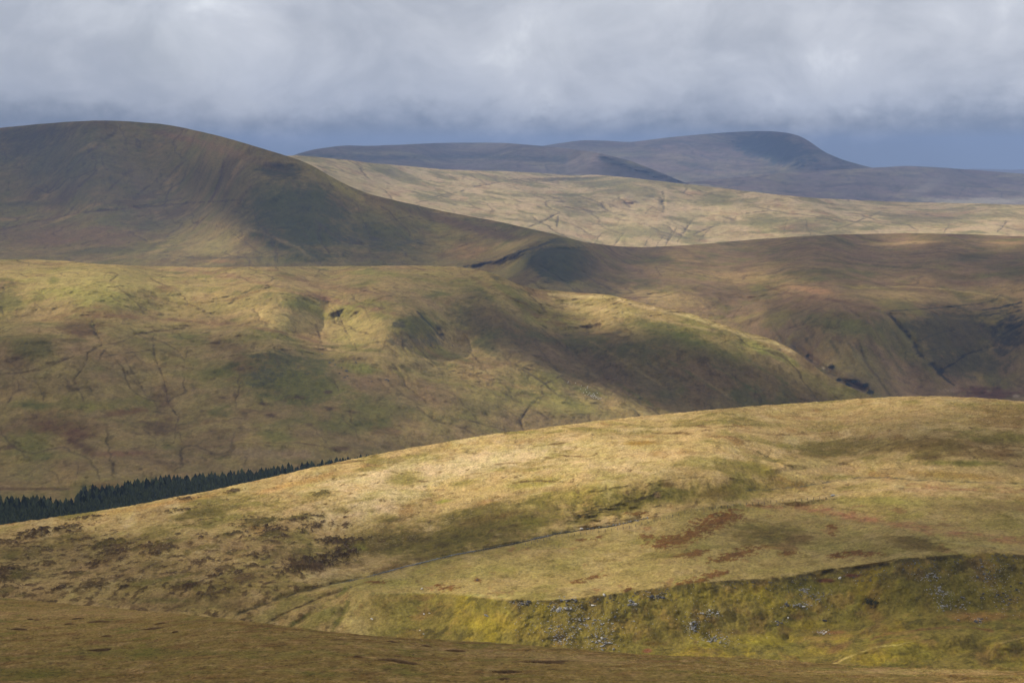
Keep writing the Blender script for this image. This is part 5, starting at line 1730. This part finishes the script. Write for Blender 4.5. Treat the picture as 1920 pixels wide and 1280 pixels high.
for x, y, s_, kd, lab in ((697, 1159, 6, 'p', 'lone white stone on the green bank near the valley mouth'),
                          (795, 1151, 6, 'p', 'left one of a pair of white stones on the mossy bank'),
                          (806, 1149, 5, 'p', 'right one of a pair of white stones on the mossy bank'),
                          (794, 1188, 5, 'p', 'white stone low on the bank close to the brown foreground'),
                          (787, 1181, 3.5, 'p', 'tiny white stone above left of the low white stone'),
                          (913, 1154, 9, 'g', 'single grey boulder on the yellow slope left of the scarp rocks'),
                          (790, 1104, 7, 'p', 'flat pale stone on the turf above the bank'),
                          (1111, 1134, 8, 'p', 'bright rounded boulder right of the tight rock pile'),
                          (1153, 1157, 8, 'd', 'dark upright boulder in the middle of the left slope'),
                          (1148, 1168, 6, 'p', 'white stone below the dark upright boulder'),
                          (1075, 1175, 8, 'g', 'rounded grey boulder in the middle of the left scatter'),
                          (1133, 1115, 7, 'p', 'white stone lying on top of the edge'),
                          (1548, 1163, 10, 'd', 'dark boulder standing alone below the dark shrub'),
                          (1478, 1158, 5, 'p', 'small white stone on the central slope'),
                          (1575, 1083, 7, 'p', 'pale block on the dark reddish ledge'),
                          (1091, 991, 8, 'p', 'pale blue grey boulder beside the stream'),
                          (1562, 928, 10, 'g', 'low grey boulder beside the path in the pale turf'),
                          (1634, 1137, 4, 'd', 'small dark stone under the shrub'),
                          (895, 1088, 6, 'd', 'dark lump alone on the pale turf above the edge'),
                          (658, 1100, 4, 'd', 'dark stone at the near end of the turf path')):
    boulder(x, y, s_, kd, lab, None)
for k, (x, y) in enumerate([(625, 675), (618, 680), (628, 684), (640, 690), (645, 708), (652, 705), (697, 715), (722, 712), (728, 714), (690, 714), (636, 700), (668, 680), (604, 664), (650, 696)]):
    boulder(x, y, 4.2 + 2 * rng.random(), 'd', 'dark block on the green flank of the middle hill', 'dark blocks on the green flank', Lmh)


def rubble(name, spots, mat, label, L=Lnr, low=True):
    VV, FF = [], []
    o_ = 0
    for px, py, s_px in spots:
        p = at(L, px, py)
        s_ = s_px * p.y / FOC / 2
        # a small angular stone of eight corners
        r_ = rng.uniform(0.6, 1.25, (6, 1)) * s_
        base_ = np.array([(1, 0, 0), (-1, 0, 0), (0, 1, 0), (0, -1, 0), (0, 0, .75), (0, 0, -.6)]) * r_
        a = rng.uniform(0, 6.28)
        c_, q_ = math.cos(a), math.sin(a)
        R_ = np.array([(c_, -q_, 0), (q_, c_, 0), (0, 0, 1)])
        VV.append(base_ @ R_.T + np.array(p) + (0, 0, s_ * 0.15))
        FF += [(a_ + o_, b_ + o_, c__ + o_) for a_, b_, c__ in ((0, 2, 4), (2, 1, 4), (1, 3, 4), (3, 0, 4), (2, 0, 5), (1, 2, 5), (3, 1, 5), (0, 3, 5))]
        o_ += 6
    o = mesh_obj(name, np.vstack(VV), FF, mat)
    o['kind'] = 'stuff'
    o['label'] = label
    o['category'] = 'stones'
    return o


sp, spd = [], []
for cx, cy, rx_, ry_, n, *_ in CLUST:
    for k in range(int(n * 5)):
        sp.append((cx + rng.normal(0, rx_ * 0.95), cy + rng.normal(0, ry_ * 0.95), 1.4 + 2.2 * rng.random() ** 2))
for k in range(420):
    x = rng.uniform(960, 1925)
    e_ = np.interp(x, [p[0] for p in EDGE], [p[1] for p in EDGE])
    sp.append((x, e_ + 8 + abs(rng.normal(0, 42)), 1.2 + 2.0 * rng.random() ** 3))
rubble('scree', [s_ for s_ in sp if s_[1] < 1250], M_rock, 'small grey stones strewn over the mossy scarp')
for k in range(620):
    x = 960 + (1925 - 960) * rng.random() ** 0.75
    e_ = np.interp(x, [p[0] for p in EDGE], [p[1] for p in EDGE])
    if perlin(np.array([x / 30.0]), np.array([3.3]))[0] > -0.12:
        spd.append((x, e_ + 4 + abs(rng.normal(0, 7 + 9 * (x > 1450))), 1.6 + 3.4 * rng.random() ** 2))
rubble('edge_rubble', spd, M_drock, 'dark broken rock and turf along the scarp edge')
st_ = []
ss = np.array(STREAM1)
for k in range(520):
    x = rng.uniform(640, 1215)
    st_.append((x, np.interp(x, ss[:, 0], ss[:, 1]) + rng.normal(0, 1.1), 1.0 + 2.4 * rng.random() ** 2 * (0.5 + (x > 1100))))
rubble('stream_stones', st_, M_rock, 'grey stones lining the stream below the sunlit ridge')
sc_ = [(rng.normal(515, 38), rng.normal(700, 20), 1.2 + 2.0 * rng.random() ** 2) for k in range(380)]
sc_ += [(rng.normal(790, 30), rng.normal(640, 9), 1.2 + 1.6 * rng.random() ** 2) for k in range(200)]
rubble('hillside_scree', sc_, M_drock, 'grey scree on the flanks of the middle hill', Lmh)

# ---- stream water
wp = [at(Lnr, x, np.interp(x, ss[:, 0], ss[:, 1])) for x in np.arange(700, 1212, 4)]
V, F = [], []
for i, p in enumerate(wp):
    V += [(p.x, p.y - 0.7, p.z + 0.12), (p.x, p.y + 0.7, p.z + 0.12)]
    if i:
        F.append((2 * i - 2, 2 * i, 2 * i + 1, 2 * i - 1))
M_w = bpy.data.materials.new('stream_water')
M_w.use_nodes = True
bw = M_w.node_tree.nodes['Principled BSDF']
bw.inputs['Base Color'].default_value = (0.03, 0.03, 0.025, 1)
bw.inputs['Roughness'].default_value = 0.25
so = mesh_obj('stream', V, F, M_w)
so['kind'] = 'structure'

# ---- sheep
M_wool = flat_mat('wool', (0.75, 0.72, 0.64), 0.95, 0.1)
M_face = flat_mat('sheep_face', (0.55, 0.52, 0.47), 0.9, 0.1)


def sheep_parts():
    V, F = [], []

    def ell(c, r, seg=8, rings=5):
        i0 = len(V)
        for i in range(rings + 1):
            th = math.pi * i / rings
            for j in range(seg):
                a = 2 * math.pi * j / seg
                V.append((c[0] + r[0] * math.cos(th), c[1] + r[1] * math.sin(th) * math.cos(a), c[2] + r[2] * math.sin(th) * math.sin(a)))
        for i in range(rings):
            for j in range(seg):
                a = i0 + i * seg + j
                b = i0 + i * seg + (j + 1) % seg
                F.append((a, b, b + seg, a + seg))
    ell((0, 0, 0.62), (0.52, 0.25, 0.27))
    ell((0.50, 0, 0.78), (0.20, 0.12, 0.15), 6, 4)
    V1, F1 = list(V), list(F)
    V.clear()
    F.clear()
    ell((0.68, 0, 0.84), (0.15, 0.07, 0.08), 6, 4)
    for sx_ in (-0.32, 0.32):
        for sy_ in (-0.13, 0.13):
            i0 = len(V)
            for z_, r_ in ((0.45, 0.05), (0.0, 0.035)):
                for q in range(4):
                    V.append((sx_ + r_ * math.cos(q * math.pi / 2), sy_ + r_ * math.sin(q * math.pi / 2), z_))
            for q in range(4):
                F.append((i0 + q, i0 + (q + 1) % 4, i0 + 4 + (q + 1) % 4, i0 + 4 + q))
    return (V1, F1), (list(V), list(F))


(b1, f1), (b2, f2) = sheep_parts()
me_s = bpy.data.meshes.new('sheep')
nb = len(b1)
me_s.from_pydata(b1 + b2, [], f1 + [tuple(i + nb for i in f_) for f_ in f2])
me_s.materials.append(M_wool)
me_s.materials.append(M_face)
me_s.polygons.foreach_set('material_index', np.array([0] * len(f1) + [1] * len(f2), np.int32))
SHEEP = [(1066, 716), (1079, 719), (1090, 724), (1089, 730), (1101, 727), (1102, 725), (1098, 731), (1100, 736), (1094, 737), (1120, 738), (1113, 739), (1097, 742),
         (1102, 741), (1104, 739), (1107, 743), (1109, 743), (1110, 745), (1112, 744), (1114, 743), (1116, 744), (1118, 745), (1113, 747), (1123, 746), (1122, 749),
         (1121, 748), (1108, 742), (1106, 737), (1125, 748), (1115, 741), (1119, 746), (1101, 729), (1111, 741), (1117, 747), (1065, 718), (1127, 747)]
for k, (x, y) in enumerate(SHEEP):
    p = at(Lmh, x, y)
    o = bpy.data.objects.new('sheep', me_s)
    o.location = p
    o.rotation_euler = (0, 0, rng.uniform(0, 6.28))
    o.scale = (1.25, 1.25, 1.25)
    C.objects.link(o)
    if x < 1085:
        tag(o, 'white sheep straying at the upper left of the flock, by the valley track', 'sheep', 'sheep straying at the upper left')
    else:
        tag(o, 'white sheep in the flock grazing the green slope above the valley track', 'sheep', 'flock grazing above the track')

# ---- wire fence above the turf
M_post = flat_mat('fence_post', (0.13, 0.12, 0.10), 0.9, 0.2)
FP = [(985, 1022), (1040, 1009), (1110, 1000), (1180, 990), (1240, 975), (1300, 958), (1380, 948), (1460, 942), (1560, 934)]
fpx = np.arange(985, 1560, 11.5)
pts = [at(Lnr, x, np.interp(x, [p[0] for p in FP], [p[1] for p in FP])) for x in fpx]
fe = empty('wire_fence', pts[0])
tag(fe, 'thin post and wire fence running along the pale turf above the stream', 'fence')
pm = bpy.data.meshes.new('fence_post')
pm.from_pydata([(sx_ * 0.09, sy_ * 0.09, z_) for z_ in (-0.3, 1.25) for sx_, sy_ in ((-1, -1), (1, -1), (1, 1), (-1, 1))], [],
               [(0, 1, 5, 4), (1, 2, 6, 5), (2, 3, 7, 6), (3, 0, 4, 7), (4, 5, 6, 7)])
pm.materials.append(M_post)
for p in pts:
    o = bpy.data.objects.new('post', pm)
    C.objects.link(o)
    o.parent = fe
    o.location = p - pts[0]
    o.rotation_euler = (rng.normal(0, 0.05), rng.normal(0, 0.05), 0)
for zz in (0.5, 1.1):
    V, F = [], []
    for i, p in enumerate(pts):
        q = p - pts[0]
        V += [(q.x, q.y, q.z + zz), (q.x, q.y, q.z + zz + 0.02), (q.x, q.y + 0.02, q.z + zz)]
        if i:
            a = 3 * (i - 1)
            F += [(a, a + 3, a + 4, a + 1), (a + 1, a + 4, a + 5, a + 2), (a + 2, a + 5, a + 3, a)]
    mesh_obj('wire', V, F, M_post, fe)


# ---- plants
def tuft_mesh(name, wd, dp, ht, n, seed, mat, gx_, gy_, lean=0.35, dome=True):
    r_ = np.random.default_rng(seed)
    V, F = [], []
    for k in range(n):
        a, q = r_.uniform(0, 6.28), math.sqrt(r_.random())
        x, y = q * math.cos(a) * wd / 2, q * math.sin(a) * dp / 2
        edge_ = 0.72 + 0.28 * math.sin(a * 3 + seed) + 0.2 * math.sin(a * 7 + seed * 2)
        x, y = x * edge_, y * edge_ + 0.1 * wd * math.sin(x * 6.28 / wd + seed)
        hh = ht * (1 - 0.5 * q * q if dome else 1) * r_.uniform(0.6, 1.1)
        w_ = hh * 0.16
        b = r_.uniform(0, 6.28)
        dx, dy = math.cos(b) * w_, math.sin(b) * w_
        lx, ly = r_.normal(0, lean) * hh, r_.normal(0, lean) * hh
        i0 = len(V)
        g_ = gx_ * x + gy_ * y
        V += [(x - dx, y - dy, g_ - 0.08), (x + dx, y + dy, g_ - 0.08), (x + lx + dx * 0.6, y + ly + dy * .6, g_ + hh * 0.7), (x + lx * 1.3, y + ly * 1.3, g_ + hh)]
        F += [(i0, i0 + 1, i0 + 2), (i0, i0 + 2, i0 + 3)]
    me_ = bpy.data.meshes.new(name)
    me_.from_pydata(V, [], F)
    me_.materials.append(mat)
    return me_


M_heath = flat_mat('brown_rush', (0.20, 0.125, 0.058), 0.95, 0.4, 2.0)
M_shrub = flat_mat('shrub_leaf', (0.045, 0.048, 0.022), 0.95, 0.3, 1.0)
TUFTS = [(35, 1180, 42, 'long dark clump near the left border, below two small clumps'), (57, 1161, 12, 'tiny clump nearest the top left of the foreground slope'),
         (69, 1162, 10, 'tiny clump just right of the tiniest one at the top left'), (143, 1160, 28, 'left half of the long broken streak near the top of the slope'),
         (185, 1166, 56, 'thin right half of the long broken streak near the top of the slope'), (130, 1170, 22, 'short clump just under the left half of the broken streak'),
         (200, 1192, 22, 'small clump on the green patch above the wide dark one'), (184, 1219, 64, 'wide dark clump on the green strip in the left foreground'),
         (285, 1179, 46, 'dark clump with a ragged top right of the broken streak'), (328, 1185, 12, 'small clump trailing right of the ragged one'),
         (300, 1169, 32, 'low clump above the ragged dark one'), (670, 1231, 20, 'short clump left of the long central streak'),
         (745, 1240, 98, 'very long dark streak of rushes in the middle of the slope'), (857, 1220, 46, 'low clump close under the crest in the middle'),
         (1032, 1241, 106, 'longest darkest clump, right of the middle of the slope'), (950, 1260, 58, 'low clump below and left of the longest one'),
         (945, 1273, 30, 'small clump at the lower border under the low clump'), (735, 1203, 30, 'low clump along the crest in the middle'),
         (800, 1211, 26, 'thin clump under the crest left of the low clump')]
for k, (x, y, wpx, lab) in enumerate(TUFTS):
    p = at(Lfg, x, y)
    wd = wpx * p.y / FOC
    hh = 0.42 if wpx > 40 else 0.32
    pa, pb = at(Lfg, x + 12, y), at(Lfg, x, y - 6)
    A_ = np.array([[pa.x - p.x, pa.y - p.y], [pb.x - p.x, pb.y - p.y]])
    gx_, gy_ = np.linalg.solve(A_, np.array([pa.z - p.z, pb.z - p.z]))
    me_ = tuft_mesh('rush_clump', wd, max(1.6, wd * 0.5), hh, int(300 + wd * 240), 500 + k, M_heath, gx_, gy_)
    o = bpy.data.objects.new('rush_clump', me_)
    o.location = p
    C.objects.link(o)
    tag(o, 'brown ' + lab if not lab.startswith(('brown',)) else lab, 'rushes', 'dark rush clumps on the foreground slope')


# ---- loose tufts of grass that break up the turf
def tuft_field(name, L, n, x_r, y_of, ht, wdt, cols, label, seed):
    r_ = np.random.default_rng(seed)
    px = r_.uniform(x_r[0], x_r[1], n)
    lo, hi = y_of(px)
    py = lo + (hi - lo) * r_.random(n)
    P3 = np.array([at(L, float(a), float(b))[:] for a, b in zip(px, py)])
    h = ht * r_.uniform(0.5, 1.2, n)
    w_ = wdt * r_.uniform(0.5, 1.3, n)
    a = r_.uniform(0, math.pi, n)
    dx, dy = np.cos(a) * w_ / 2, np.sin(a) * w_ / 2
    lx, ly = r_.normal(0, 0.25, n) * h, r_.normal(0, 0.25, n) * h
    keep = perlin(P3[:, 0] / 9.0, P3[:, 1] / 14.0) + r_.normal(0, 0.15, n) > 0.0
    P3, h, dx, dy, lx, ly = P3[keep], h[keep], dx[keep], dy[keep], lx[keep], ly[keep]
    n = len(P3)
    V = np.empty((n, 6, 3))
    e_ = r_.uniform(0.45, 1.0, n)
    for k, (sx_, sy_) in enumerate(((dx, dy), (-dy * e_, dx * e_), (-dx, -dy), (dy * e_, -dx * e_))):
        V[:, k] = P3 + np.stack([sx_, sy_, -0.25 * h], -1)
    V[:, 4] = P3 + np.stack([lx, ly, h], -1)
    V = V[:, :5]
    F = (np.array([(0, 1, 4), (1, 2, 4), (2, 3, 4), (3, 0, 4)])[None] + 5 * np.arange(n)[:, None, None]).reshape(-1, 3)
    me_ = bpy.data.meshes.new(name)
    me_.from_pydata(V.reshape(-1, 3).tolist(), [], F.tolist())
    ca_ = me_.color_attributes.new('cover', 'FLOAT_COLOR', 'POINT')
    ci = np.array(cols)[r_.integers(0, len(cols), n)] * r_.uniform(0.8, 1.2, (n, 1))
    iu = np.clip(np.rint((px[keep] - L.xs[0]) / (L.xs[1] - L.xs[0])).astype(int), 0, L.nx - 1)
    iv = np.array([np.searchsorted(-L.PY[:, a_], -b_) for a_, b_ in zip(iu, py[keep])]).clip(0, L.nv - 1) + L.pre
    ci = ci * 0.22 + L.cover[iv, iu] * 0.85 * r_.uniform(0.8, 1.25, (n, 1))
    c4 = np.ones((n, 5, 4), np.float32)
    c4[..., :3] = ci[:, None, :]
    ca_.data.foreach_set('color', c4.ravel())
    me_.materials.append(M_tuft)
    o = bpy.data.objects.new(name, me_)
    C.objects.link(o)
    o['kind'] = 'stuff'
    o['label'] = label
    o['category'] = 'grass'


M_tuft = bpy.data.materials.new('grass_blades')
M_tuft.use_nodes = True
tt = M_tuft.node_tree
ta = nd(tt, 'ShaderNodeAttribute', attribute_name='cover')
tt.links.new(ta.outputs['Color'], tt.nodes['Principled BSDF'].inputs['Base Color'])
tt.nodes['Principled BSDF'].inputs['Roughness'].default_value = 1.0
tt.nodes['Principled BSDF'].inputs['Specular IOR Level'].default_value = 0.05
tuft_field('slope_grass', Lfg, 24000, (-40, 1960), lambda x: (np.interp(x, Lfg.xs, Lfg.base_top) + 0.3, 1300 + 0 * x), 0.13, 0.75,
           [(0.24, 0.165, 0.07), (0.19, 0.125, 0.05), (0.27, 0.20, 0.09), (0.16, 0.13, 0.04)],
           'coarse tawny grass growing over the foreground slope', 71)


def face_y(x):
    t_ = np.interp(x, Lnr.xs, Lnr.base_top)
    return t_ + 0.4, np.interp(x, [0, 640, 1000, 1400, 1920], [1120, 1060, 930, 860, 800])


tuft_field('ridge_grass', Lnr, 30000, (-40, 1960), face_y, 0.26, 1.7,
           [(0.48, 0.37, 0.19), (0.40, 0.30, 0.145), (0.54, 0.43, 0.25), (0.34, 0.24, 0.11)],
           'straw coloured tussocks over the sunlit ridge', 72)


def bush_mesh(seed, n=420):
    r_ = np.random.default_rng(seed)
    V, F = [], []
    for k in range(n):
        d = r_.normal(0, 1, 3)
        d /= np.linalg.norm(d)
        q = r_.uniform(0.55, 1.0)
        c = np.array([d[0] * q, d[1] * q, abs(d[2]) * q * 0.75])
        c *= 1 + 0.25 * math.sin(5 * d[0] + seed) * math.cos(4 * d[1])
        a, b = r_.normal(0, 0.10, 3), r_.normal(0, 0.10, 3)
        i0 = len(V)
        V += [tuple(c), tuple(c + a), tuple(c + b)]
        F.append((i0, i0 + 1, i0 + 2))
    me_ = bpy.data.meshes.new('shrub')
    me_.from_pydata(V, [], F)
    me_.materials.append(M_shrub)
    return me_


bush = [bush_mesh(s_) for s_ in range(4)]
for x, y, L, wpx, hpx, lab, grp in (
        (1636, 1131, Lnr, 30, 13, 'dark spreading shrub alone on the green slope under the right part of the edge', None),
        (1515, 668, Lbh, 9, 7, 'uppermost dark bush in the ravine at the foot of the moor', None),
        (1560, 690, Lbh, 16, 9, 'broad dark bush right of the pale rock in the ravine', None),
        (1573, 713, Lbh, 10, 7, 'dark bush on the left bank of the ravine below the pale rock', None),
        (1589, 721, Lbh, 8, 6, 'small dark bush on the left bank, just above the near ridge', None),
        (1605, 716, Lbh, 20, 8, 'long dark bush in the middle of the ravine bed', None),
        (1624, 724, Lbh, 11, 9, 'dark bush near the lower end of the ravine', None),
        (1632, 737, Lbh, 14, 10, 'lowest dark bush of the ravine, touching the near ridge', None)):
    p = at(L, x, y)
    o = bpy.data.objects.new('shrub', bush[int(rng.integers(4))])
    s_ = p.y / FOC
    o.location = p
    o.scale = (wpx * s_ / 2, wpx * s_ / 2, hpx * s_)
    o.rotation_euler = (0, 0, rng.uniform(0, 6))
    C.objects.link(o)
    tag(o, lab, 'shrub', grp)
